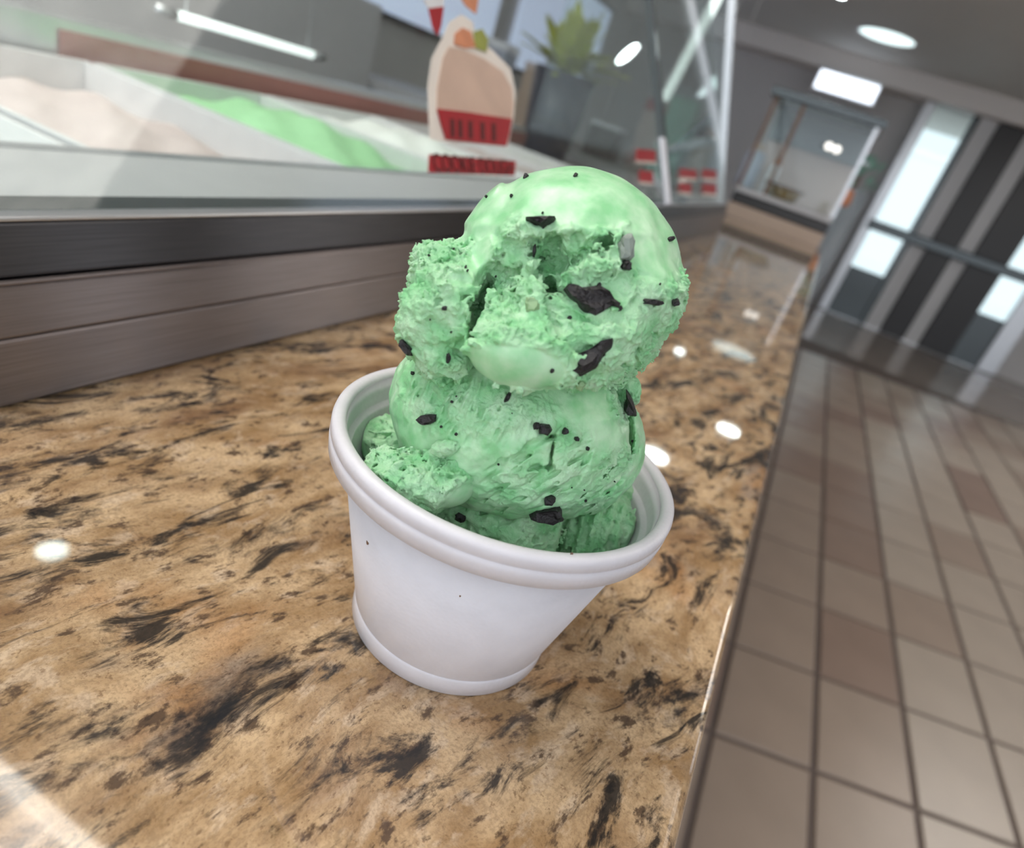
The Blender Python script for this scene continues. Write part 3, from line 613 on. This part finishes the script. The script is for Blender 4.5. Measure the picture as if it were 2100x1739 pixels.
def surface_nets(g):
    ins = g < 0; nx, ny, nz = g.shape
    corner = [(i, j, k) for i in (0, 1) for j in (0, 1) for k in (0, 1)]
    sl = lambda c: (slice(c[0], nx - 1 + c[0]), slice(c[1], ny - 1 + c[1]), slice(c[2], nz - 1 + c[2]))
    cnt = np.zeros((nx - 1, ny - 1, nz - 1), np.int8)
    for c in corner: cnt += ins[sl(c)]
    act = np.argwhere((cnt > 0) & (cnt < 8)); idx = -np.ones(cnt.shape, np.int32); idx[tuple(act.T)] = np.arange(len(act))
    acc = np.zeros((len(act), 3), np.float32); num = np.zeros(len(act), np.float32)
    val = {c: g[act[:, 0] + c[0], act[:, 1] + c[1], act[:, 2] + c[2]] for c in corner}
    for c in corner:
        for ax in range(3):
            if c[ax]: continue
            e = list(c); e[ax] = 1; e = tuple(e); va, vb = val[c], val[e]; m = (va < 0) != (vb < 0)
            t = np.where(m, va / np.where(m, va - vb, 1), 0); off = np.tile(np.array(c, np.float32), (len(act), 1)); off[:, ax] = t
            acc += off * m[:, None]; num += m
    V = act + acc / num[:, None]; Fc = []
    for ax in range(3):
        o1, o2 = [(1, 2), (2, 0), (0, 1)][ax]
        a = ins.take(range(0, g.shape[ax] - 1), ax); b = ins.take(range(1, g.shape[ax]), ax); e = np.argwhere(a != b)
        e = e[(e[:, o1] > 0) & (e[:, o2] > 0) & (e[:, o1] < g.shape[o1] - 1) & (e[:, o2] < g.shape[o2] - 1)]
        fl_ = a[tuple(e.T)]; d1 = np.zeros(3, int); d1[o1] = 1; d2 = np.zeros(3, int); d2[o2] = 1
        gi = lambda w: idx[tuple((e - w).T)]
        quad = np.stack([gi(d1 + d2), gi(d2), gi(0 * d1), gi(d1)], 1); quad = np.where(fl_[:, None], quad, quad[:, ::-1]); Fc.append(quad)
    return V, np.concatenate(Fc)
class Solid:
    """mesh a field over a box: base(q) gives the smooth body, detail(q) -> (outward relief, crumb mask) near its surface"""
    def __init__(s, lo, hi, vox, base, detail, reach=0.004, far=9.0, zmin=-1.0):
        vox = vox * K; lo = np.array(lo, float); hi = np.array(hi, float); B = 4; nb = np.ceil((hi - lo) / (vox * B)).astype(int); n = nb * B
        s.lo, s.vox = lo, vox
        cc = (np.indices(tuple(nb)).reshape(3, -1).T + 0.5) * (vox * B) - 0.5 * vox + lo
        cb = base(Q(cc.astype(np.float32))).reshape(tuple(nb))
        g = np.repeat(np.repeat(np.repeat(cb, B, 0), B, 1), B, 2).astype(np.float32)
        cr = np.zeros(g.shape, np.float32)
        blk = np.argwhere(np.abs(cb) < reach + vox * B)
        o = np.indices((B, B, B)).reshape(3, -1).T
        I = (blk[:, None, :] * B + o[None]).reshape(-1, 3)
        P = (I * vox + lo).astype(np.float32); q = Q(P); b = base(q); w = (b > -0.0045) & (b < 0.0030) & (q.d < far) & (P[:, 2] > zmin); g[tuple(I.T)] = b; I = I[w]; P = P[w]; b = b[w]; q = Q(P); dt, m = detail(q, b)
        g[tuple(I.T)] = b - dt; cr[tuple(I.T)] = m
        g[0] = g[-1] = 1; g[:, 0] = g[:, -1] = 1; g[:, :, 0] = g[:, :, -1] = 1
        s.g, s.cr = g, cr
    def build(s, name, origin, mat, parent=None):
        V, Fc = surface_nets(s.g); I = np.clip(np.round(V).astype(int), 0, np.array(s.g.shape) - 1)
        cr = s.cr[tuple(I.T)]; V = V * s.vox + s.lo - np.array(origin)
        # keep only the largest connected shells: drop flying crumbs
        lab = np.arange(len(V))
        for _ in range(400):
            m = lab[Fc].min(1); old = lab.copy(); np.minimum.at(lab, Fc.ravel(), np.repeat(m, 4)); lab = lab[lab]
            if (lab == old).all(): break
        big = np.bincount(lab).argmax(); keep = lab == big; mp_ = np.cumsum(keep) - 1; Fc = mp_[Fc[keep[Fc[:, 0]]]]; V = V[keep]; cr = cr[keep]
        me = bpy.data.meshes.new(name); nf = len(Fc)
        me.vertices.add(len(V)); me.vertices.foreach_set('co', V.astype(np.float32).ravel())
        me.loops.add(nf * 4); me.loops.foreach_set('vertex_index', Fc.astype(np.int32).ravel())
        me.polygons.add(nf); me.polygons.foreach_set('loop_start', np.arange(0, nf * 4, 4, dtype=np.int32))
        me.polygons.foreach_set('use_smooth', np.ones(nf, bool)); me.update(calc_edges=True)
        at_ = me.attributes.new('crumb', 'FLOAT', 'POINT'); at_.data.foreach_set('value', cr.astype(np.float32))
        me.materials.append(M[mat]); o = link(name, me, parent); o.location = tuple(np.array(origin) - org(parent)); s.n = nf; return o
    def hit(s, x, y):
        """first point of the solid on the sight line through (x, y) and the outward normal there"""
        d = ray(x, y); t = np.arange(0.10, 0.30, s.vox * 0.5); P = CAM + t[:, None] * d; I = np.round((P - s.lo) / s.vox).astype(int)
        ok = ((I > 1) & (I < np.array(s.g.shape) - 3)).all(1); v = np.ones(len(t)); v[ok] = s.g[tuple(I[ok].T)]; w = np.argmax(v < 0)
        if not (v < 0).any(): return None
        i = I[w]; k = 3; gr_ = np.zeros(3)
        for ax in range(3):
            e = np.zeros(3, int); e[ax] = k; gr_[ax] = s.g[tuple(np.clip(i + e, 0, np.array(s.g.shape) - 1))] - s.g[tuple(np.clip(i - e, 0, np.array(s.g.shape) - 1))]
        n = gr_ / (np.linalg.norm(gr_) + 1e-9); return P[w], n

def crumbs(P, s=1.0, seed=0):                       # clotted relief: lumps, then grains, then grit
    w = np.stack([vnoise(P, 0.0035, 40 + seed), vnoise(P, 0.0035, 41 + seed), vnoise(P, 0.0035, 42 + seed)], 1) * np.float32(0.0010)
    P = P + w
    lump = 1 - 2 * np.abs(vnoise(P, 0.0050 * s, seed + 1)); grain = 1 - 2 * np.abs(vnoise(P, 0.0020 * s, seed + 2)); grit = vnoise(P, 0.00095 * s, seed + 3); fine = vnoise(P, 0.00056 * s, seed + 4)
    hole = np.clip(vnoise(P, 0.0027 * s, seed + 5) - 0.25, 0, 1)
    return 0.00095 * lump + 0.00055 * grain + 0.00070 * grit + 0.00048 * fine - 0.0045 * hole

# ---- top scoop
TC = 0.1765
def tsd(x, y, off=0.0):                              # depth of the front of the top scoop at a sight line
    h = 1 - ((x - 1165) / 236) ** 2 - ((y - 575) / 230) ** 2; return TC - 0.0295 * math.sqrt(max(h, 0.0)) + off
def top_base(q):
    s = ell(q, 1160, 584, TC, 230, 226, 0.0295)
    s = smin(s, ell(q, 926, 642, 0.163, 96, 110, 0.014, 20), 0.003)
    s = smin(s, ell(q, 874, 672, 0.166, 54, 70, 0.012, 10), 0.003)
    s = smin(s, ell(q, 908, 566, 0.170, 60, 64, 0.012, -25), 0.003)
    s = smin(s, ell(q, 915, 735, 0.163, 60, 46, 0.010), 0.002)
    s = smin(s, ell(q, 1286, 612, 0.166, 100, 70, 0.014, 10), 0.004)
    s = smin(s, ell(q, 1215, 690, 0.158, 120, 92, 0.012, -35), 0.004)
    fl = ell(q, 1078, 722, 0.1515, 128, 72, 0.0080, 10); s = smin(s, fl, 0.0015)                       # smooth flap at the foot
    # hollows where the scoop tore open
    for (x, y, rx, ry, rd, rot, k) in [(1108, 522, 118, 48, 0.0125, -6, 0.001), (1236, 496, 40, 24, 0.0055, -12, 0.0015), (1180, 555, 90, 26, 0.0075, -8, 0.001),
                                       (984, 645, 22, 90, 0.0140, 14, 0.0010), (948, 722, 36, 44, 0.0120, 20, 0.001), (1132, 572, 24, 40, 0.0180, -10, 0.001),
                                       (1052, 606, 42, 26, 0.0090, -20, 0.001), (1010, 570, 30, 40, 0.007, 20, 0.001), (1135, 722, 10, 30, 0.004, -15, 0.001)]:
        s = smax(s, -ell(q, x, y, tsd(x, y), rx, ry, rd, rot), k)
    # torn clumps left standing inside
    for (x, y, off, rx, ry, rd, rot) in [(1092, 640, 0.0015, 34, 78, 0.0060, 4), (1088, 566, 0.0030, 15, 34, 0.0040, 4), (1185, 500, 0.0065, 42, 30, 0.0060, -15), (1062, 522, 0.0065, 36, 36, 0.0055, 0),
                                         (1215, 560, 0.0030, 62, 26, 0.0050, -14), (1045, 665, 0.0020, 42, 58, 0.0060, 20), (955, 655, 0.004, 34, 44, 0.006, 0), (1130, 470, 0.006, 60, 20, 0.005, 6), (985, 500, 0.0050, 24, 40, 0.005, 20), (975, 690, 0.006, 16, 14, 0.005, 0)]:
        s = smin(s, ell(q, x, y, tsd(x, y, off), rx, ry, rd, rot), 0.0012)
    return s
def top_detail(q, b):
    low = 0.0007 * vnoise(q.P, 0.011, 3)
    sm = spot(q, 1185, 355, 270, 112, 4, 0.14)                                                        # smooth melted crown
    sm = np.maximum(sm, spot(q, 985, 430, 70, 62, -40, 0.25)); sm = np.maximum(sm, spot(q, 1345, 500, 62, 84, -20, 0.28))
    sm = np.maximum(sm, spot(q, 1058, 752, 112, 46, 8, 0.15)); sm = np.maximum(sm, 0.9 * spot(q, 985, 530, 24, 60, 18, 0.4)); sm = np.maximum(sm, 0.6 * spot(q, 1092, 636, 22, 40, 0, 0.5))
    sm = np.clip(sm + 0.22 * vnoise(q.P, 0.0028, 8) * (sm > 0.02) * (sm < 0.98), 0, 1)
    m = 1 - sm
    # right flank and underside are finer grained
    fine = np.maximum(spot(q, 1290, 640, 110, 90, 0, 0.4), spot(q, 870, 680, 70, 80, 0, 0.4))
    c = crumbs(q.P, 1.0, 0) * (1 - 0.45 * fine) 
    rim = np.exp(-((q.y - (470 + 0.06 * (q.x - 1165))) / 12.0) ** 2) * spot(q, 1150, 470, 190, 40, 3, 0.3)
    fold = np.sin((q.x * 0.80 + q.y * 0.60) / 11.0) * spot(q, 990, 425, 62, 75, -40, 0.4)               # soft pulled folds, left of the crown
    lip = np.exp(-((q.x * 0.73 + q.y * 0.68 - 1003) / 9.0) ** 2) * spot(q, 1000, 400, 110, 60, -47, 0.3)
    return low + m * c + 0.0006 * fold + 0.0011 * lip + sm * 0.00025 * vnoise(q.P, 0.004, 21) + 0.0004 * rim, m
box_lo = lambda x, y, d, r: CAM + d * (RM @ np.array([(x - 1050) / F, -(y - 869.5) / F, -1.0])) - r
TOPC = CAM + 0.170 * (RM @ np.array([(1110 - 1050) / F, -(578 - 869.5) / F, -1.0]))
top = Solid(TOPC - 0.047, TOPC + 0.047, 0.00029, top_base, top_detail, far=TC + 0.014)
scoop_t = empty('ice_cream_scoop', (0, 0, 0.09), 'torn crumbly mint green scoop with cookie chunks, topmost in the cup', 'ice cream', 'scoops of mint ice cream')
top.build('scoop_body', (0, 0, 0.09), 'ice', scoop_t)

# ---- bottom scoop
BC = 0.1935
def bsd(x, y, off=0.0):
    h = 1 - ((x - 1060) / 250) ** 2 - ((y - 885) / 190) ** 2; return BC - 0.0345 * math.sqrt(max(h, 0.0)) + off
def bot_base(q):
    s = ell(q, 1052, 878, BC, 246, 178, 0.0345, 12)
    s = smin(s, ell(q, 1040, 800, BC + 0.002, 226, 130, 0.031, 0), 0.006)
    out = ell(q, 1082, 890, BC + 0.006, 240, 172, 0.030, 14); s = smin(s, out, 0.0015)                  # outer curl on the right
    s = smax(s, -ell(q, 1293, 880, bsd(1293, 880, 0.004), 9, 62, 0.007, 4), 0.0015)
    s = smax(s, -ell(q, 1130, 940, bsd(1130, 940), 7, 46, 0.0055, 8), 0.001)                           # crack
    s = smin(s, ell(q, 1285, 800, bsd(1283, 812, -0.001), 22, 30, 0.006), 0.001)
    return s
def bot_detail(q, b):
    P = q.P; low = 0.0006 * vnoise(P, 0.010, 13)
    comb = np.sin((q.x * 0.75 + q.y * 0.34) / 2.1 + 2.2 * vnoise(P, 0.004, 4)) * np.clip(vnoise(P, 0.0025, 6) + 0.6, 0, 1.2)
    cm = spot(q, 960, 835, 135, 62, 8, 0.4)
    # slanting tears: noise drawn out up to the right
    u = q.x * 0.86 - q.y * 0.50; v = q.x * 0.50 + q.y * 0.86; T = np.stack([u * np.float32(0.0000500), v * np.float32(0.000165), q.d * 0.5], 1).astype(np.float32)
    tear = np.clip(vnoise(T, 0.0016, 9) - 0.22, 0, 1); tm = np.maximum(spot(q, 1100, 970, 110, 66, -20, 0.4), 0.75 * spot(q, 1210, 1000, 80, 55, -30, 0.4))
    cr = np.maximum.reduce([spot(q, 1060, 850, 75, 40, -10, 0.5), 0.8 * spot(q, 1150, 890, 60, 30, 10, 0.5), spot(q, 1270, 945, 42, 30, -30, 0.4), 0.55 * tm, 0.8 * cm, spot(q, 1284, 810, 34, 60, 0, 0.3)])
    cr = np.maximum(cr, 0.20 - 0.16 * np.maximum(spot(q, 860, 920, 90, 60, 35, 0.4), spot(q, 1230, 850, 70, 60, 0, 0.4)))
    return low + cr * 0.65 * crumbs(P, 0.9, 11) + cm * 0.00060 * comb - tm * 0.0085 * tear + 0.0002 * vnoise(P, 0.0030, 17) + 0.00035 * vnoise(T, 0.0030, 18), np.clip(cr * 1.2, 0, 1)
BOTC = CAM + 0.193 * (RM @ np.array([(1060 - 1050) / F, -(875 - 869.5) / F, -1.0]))
bot = Solid(BOTC - 0.045, BOTC + 0.045, 0.00032, bot_base, bot_detail, far=BC + 0.016)
scoop_b = empty('ice_cream_scoop', (0, 0, 0.055), 'rounded mint green scoop sitting in the cup below the torn scoop', 'ice cream', 'scoops of mint ice cream')
bot.build('scoop_body', (0, 0, 0.055), 'ice', scoop_b)

# ---- loose chunk against the left rim
cp = on(868, 990, 2, 0.0655); cdp = float(-((cp - CAM) @ RM)[2])
def chunk_base(q):
    s = ell(q, 872, 985, cdp, 100, 54, 0.011, 14); s = smin(s, ell(q, 905, 975, cdp - 0.002, 72, 52, 0.009, 8), 0.002)
    s = smin(s, ell(q, 787, 955, cdp + 0.003, 34, 34, 0.007), 0.002); s = smin(s, ell(q, 815, 1000, cdp - 0.001, 38, 30, 0.007), 0.002)
    # sliced facet low on the right
    cx = q.x - 935; cy = q.y - 1022; s = smax(s, ((0.55 * cx + 0.83 * cy) - 34) * (cdp / F), 0.0008)
    r = np.hypot(q.P[:, 0], q.P[:, 1]); return np.maximum(s, np.where(q.P[:, 2] < 0.070, r - 0.0470, -1))
def chunk_detail(q, b):
    sm = spot(q, 945, 1022, 48, 22, -38, 0.3); return (1 - sm) * 1.1 * crumbs(q.P, 0.9, 23), 1 - sm
ck = Solid(cp - 0.026, cp + 0.026, 0.00034, chunk_base, chunk_detail)
chunk = empty('ice_cream_chunk', cp, 'broken crumbly mint chunk resting inside the left rim of the cup', 'ice cream'); ck.build('chunk_body', cp, 'ice', chunk)

# ---- ice cream packed in the bottom of the cup
def wl(px, py, zz): return on(px, py, 2, zz)
BED = [(wl(1035, 1062, 0.052), (0.017, 0.013, 0.0125)), (wl(1215, 1085, 0.050), (0.0135, 0.014, 0.0135)), (wl(1265, 1045, 0.050), (0.008, 0.010, 0.011)), (wl(785, 905, 0.052), (0.0085, 0.0085, 0.0075)), (wl(840, 925, 0.053), (0.010, 0.011, 0.0085)),
       (wl(950, 1040, 0.050), (0.016, 0.012, 0.011)), (np.array([0, 0, 0.030]), (0.038, 0.038, 0.018))]
def bed_base(q):
    s = None
    for c, r in BED:
        p = (q.P - c.astype(np.float32)); r = np.array(r, np.float32); k0 = np.sqrt(((p / r) ** 2).sum(1)) + 1e-6; k1 = np.sqrt(((p / r**2) ** 2).sum(1)) + 1e-6; e = k0 * (k0 - 1) / k1
        s = e if s is None else smin(s, e, 0.0025)
    rr = np.hypot(q.P[:, 0], q.P[:, 1]) - (cup_inner(q.P[:, 2]) - 0.0006); return np.maximum(np.maximum(s, rr), 0.0068 - q.P[:, 2])
def bed_detail(q, b):
    stri = np.sin(q.x / 4.2 + q.y / 19.0 + 2.0 * vnoise(q.P, 0.005, 31)) * spot(q, 1215, 1085, 82, 70, 0, 0.3)
    wall = sstep(0.0006, 0.003, cup_inner(q.P[:, 2]) - np.hypot(q.P[:, 0], q.P[:, 1]))
    return wall * (crumbs(q.P, 1.0, 37) * 0.85 + 0.0008 * stri), np.ones(len(q.P), np.float32) * 0.9
bd = Solid((-0.05, -0.05, 0.004), (0.05, 0.05, 0.072), 0.00045, bed_base, bed_detail, zmin=0.040)
bed = tag(bd.build('ice_cream_filling', (0, 0, 0.0068), 'ice'), 'crumbly and combed mint ice cream packed low in the cup', 'ice cream')

# ---- small crumb stuck to the bottom scoop
def crumb_at(x, y, rx, ry, rd, name, label, seed):
    h = bot.hit(x, y) or top.hit(x, y); p, n = h; dp = float(-((p - CAM) @ RM)[2]) - rd * 0.4
    def bb(q): return ell(q, x, y, dp, rx, ry, rd, -8)
    s = Solid(p - 0.008, p + 0.008, 0.0003, bb, lambda q, b: (0.55 * crumbs(q.P, 0.8, seed), np.ones(len(q.P), np.float32)))
    return s
ce = crumb_at(915, 919, 28, 13, 0.0025, 'crumb', '', 51)
tag(ce.build('ice_cream_crumb', bot.hit(915, 919)[0], 'ice'), 'tiny pale mint crumb stuck to the lower scoop above the broken chunk', 'crumb')

# ---- cookie chunks and specks set into the ice cream
def cookie(solid, parent, x, y, w, h, rot, th=0.0025, sink=0.45, mat='cookie', seed=0, name='cookie_chunk', jag=0.22, label=None, outline=None):
    r_ = solid.hit(x, y)
    if r_ is None: return
    p, n = r_; rnd = np.random.default_rng(seed + int(x * 7 + y)); view = CAM - p; view /= np.linalg.norm(view); n = n * 0.5 + view * 0.7; n /= np.linalg.norm(n)
    dep = float(-((p - CAM) @ RM)[2]); s = dep / F; a = math.radians(rot); ux = RM[:, 0] * math.cos(a) - RM[:, 1] * math.sin(a)
    ux = ux - n * (ux @ n); ux /= np.linalg.norm(ux); uy = np.cross(n, ux)
    k = 11 if outline is None else len(outline); ang = np.sort((np.arange(k) + rnd.uniform(-0.3, 0.3, k)) * 2 * np.pi / k); v = []
    for lev, sc in ((-1.0, 0.75), (-0.1, 1.0), (0.75, 0.92), (1.0, 0.62)):
        if outline is not None:
            for (ox, oy) in outline:
                D = (RM[:, 0] * (ox - x) - RM[:, 1] * (oy - y)) * s; v.append((D @ ux * sc, D @ uy * sc, th * (lev + rnd.uniform(-0.3, 0.3))))
            continue
        for t in ang:
            c, sn = math.cos(t), math.sin(t); sq = 1 / max(abs(c), abs(sn)) ** 0.55; j = 1 + rnd.uniform(-jag, jag * 0.6)
            v.append((w / 2 * s * c * sq * j * sc, h / 2 * s * sn * sq * j * sc, th * (lev + rnd.uniform(-0.12, 0.12))))
    if outline is not None and ((v[k][0] * v[k + 2][1] - v[k][1] * v[k + 2][0]) < 0): v = [v[l * k + (k - 1 - i)] for l in range(4) for i in range(k)]
    f = [tuple(range(k))[::-1], tuple(range(3 * k, 4 * k))] + [(l * k + i, l * k + (i + 1) % k, (l + 1) * k + (i + 1) % k, (l + 1) * k + i) for l in range(3) for i in range(k)]
    o = mesh(name, v, f, mat, parent)
    c0 = p + n * th * (0.22 - sink) - org(parent)
    o.matrix_local = Matrix([[ux[i], uy[i], n[i], c0[i]] for i in range(3)] + [[0, 0, 0, 1]])
    if label: o['label'] = label
    return o
OUT_T = [[(1156, 742), (1179, 728), (1213, 719), (1237, 702), (1261, 698), (1257, 715), (1238, 734), (1223, 756), (1192, 773), (1172, 765)],
         [(1156, 593), (1165, 582), (1182, 584), (1185, 590), (1210, 587), (1229, 584), (1250, 598), (1263, 613), (1275, 623), (1272, 635), (1254, 629), (1238, 641), (1220, 650), (1204, 644), (1192, 635), (1185, 623), (1167, 610)],
         [(1077, 449), (1108, 448), (1141, 448), (1136, 455), (1124, 462), (1114, 471), (1105, 462), (1086, 454)]]
OUT_B = [[(1085, 1060), (1097, 1041), (1115, 1034), (1139, 1030), (1148, 1037), (1153, 1048), (1146, 1058), (1157, 1067), (1139, 1072), (1115, 1072), (1100, 1069)],
         [(853, 861), (864, 852), (885, 848), (900, 849), (898, 864), (885, 870), (868, 872), (861, 868)],
         [(1283, 792), (1293, 806), (1301, 828), (1306, 848), (1303, 855), (1286, 852), (1278, 836), (1284, 815)]]
def mid(o): o = np.array(o, float); return (o.min(0) + o.max(0)) / 2
for o_, th, sk in zip(OUT_T, (0.0030, 0.0026, 0.003), (0.35, 0.45, 0.5)): cookie(top, scoop_t, *mid(o_), 0, 0, 0, th, sk, 'cookie', 3, outline=o_)
for o_, th, sk in zip(OUT_B, (0.0034, 0.0026, 0.003), (0.3, 0.3, 0.0)): cookie(bot, scoop_b, *mid(o_), 0, 0, 0, th, sk, 'cookie', 3, outline=o_)
for a in [(1281, 514, 34, 64, 4, 0.0026, 0.1, 'cookie_frost', 6), (1283, 491, 18, 16, 0, 0.0018, -0.2, 'cookie', 7), (1281, 542, 20, 22, 0, 0.0018, -0.1, 'cookie', 8),
          (1336, 619, 46, 14, 6, 0.002, 0.35, 'cookie', 9), (1383, 619, 20, 16, -20, 0.002, 0.4, 'cookie', 10), (833, 713, 20, 40, -38, 0.002, 0.35, 'cookie', 11), (918, 735, 9, 24, 8, 0.0015, 0.3, 'cookie', 12),
          (1374, 491, 18, 10, -20, 0.0015, 0.3, 'cookie', 13), (1303, 376, 26, 8, 38, 0.0016, 0.4, 'cookie', 14), (1324, 396, 20, 8, 40, 0.0014, 0.4, 'cookie', 15), (1096, 514, 8, 26, 8, 0.0015, 0.3, 'cookie', 26), (912, 632, 12, 9, 0, 0.001, 0.4, 'cookie', 27)]:
    x, y, w, h, rot, th, sk, mt, sd_ = a; cookie(top, scoop_t, x, y, w, h, rot, th, sk, mt, sd_)
cookie(top, scoop_t, 1092, 624, 34, 40, 0, 0.0022, 0.95, 'dough', 16, 'dough_bit', 0.05); cookie(top, scoop_t, 1192, 788, 18, 24, 20, 0.002, 0.4, 'dough', 17, 'dough_bit', 0.1)
for x, y, r in [(998, 404, 5), (1049, 402, 6), (1078, 363, 10), (1180, 360, 8), (1113, 437, 4), (926, 681, 4), (1167, 653, 9), (1132, 760, 8), (955, 548, 5), (958, 556, 4), (930, 512, 4), (1228, 585, 9), (1270, 632, 10), (1353, 583, 4), (882, 655, 3), (1017, 567, 4), (880, 524, 4)]:
    cookie(top, scoop_t, x, y, r, r * 1.3, 30, 0.0007, 0.2, 'cookie', x, 'cookie_speck')
for a in [(1128, 1022, 24, 22, 10, 0.0028, 0.3, 'cookie', 2), (1118, 880, 26, 22, 10, 0.0022, 0.3, 'cookie', 4), (1100, 874, 14, 16, 0, 0.0016, 0.3, 'cookie', 5),
          (1158, 884, 13, 16, 20, 0.0014, 0.2, 'cookie', 6), (1183, 900, 11, 10, 0, 0.0012, 0.2, 'cookie', 7), (1204, 919, 8, 8, 0, 0.001, 0.2, 'cookie', 8), (1041, 815, 10, 24, 30, 0.0016, 0.3, 'cookie', 10),
          (912, 786, 12, 9, 0, 0.0012, 0.2, 'cookie', 11), (848, 766, 9, 8, 0, 0.0012, 0.2, 'cookie', 12)]:
    x, y, w, h, rot, th, sk, mt, sd_ = a; cookie(bot, scoop_b, x, y, w, h, rot, th, sk, mt, sd_)
for x, y, r in [(927, 824, 6), (936, 813, 4), (1022, 952, 5), (1201, 1026, 6), (1298, 905, 6), (1197, 1004, 3), (1173, 1000, 3), (1260, 987, 3), (905, 875, 5), (936, 890, 7), (1050, 848, 3)]:
    cookie(bot, scoop_b, x, y, r, r, 30, 0.0006, 0.2, 'cookie', x, 'cookie_speck')
cookie(bd, bed, 945, 1062, 26, 18, 30, 0.002, 0.4, 'cookie', 3)
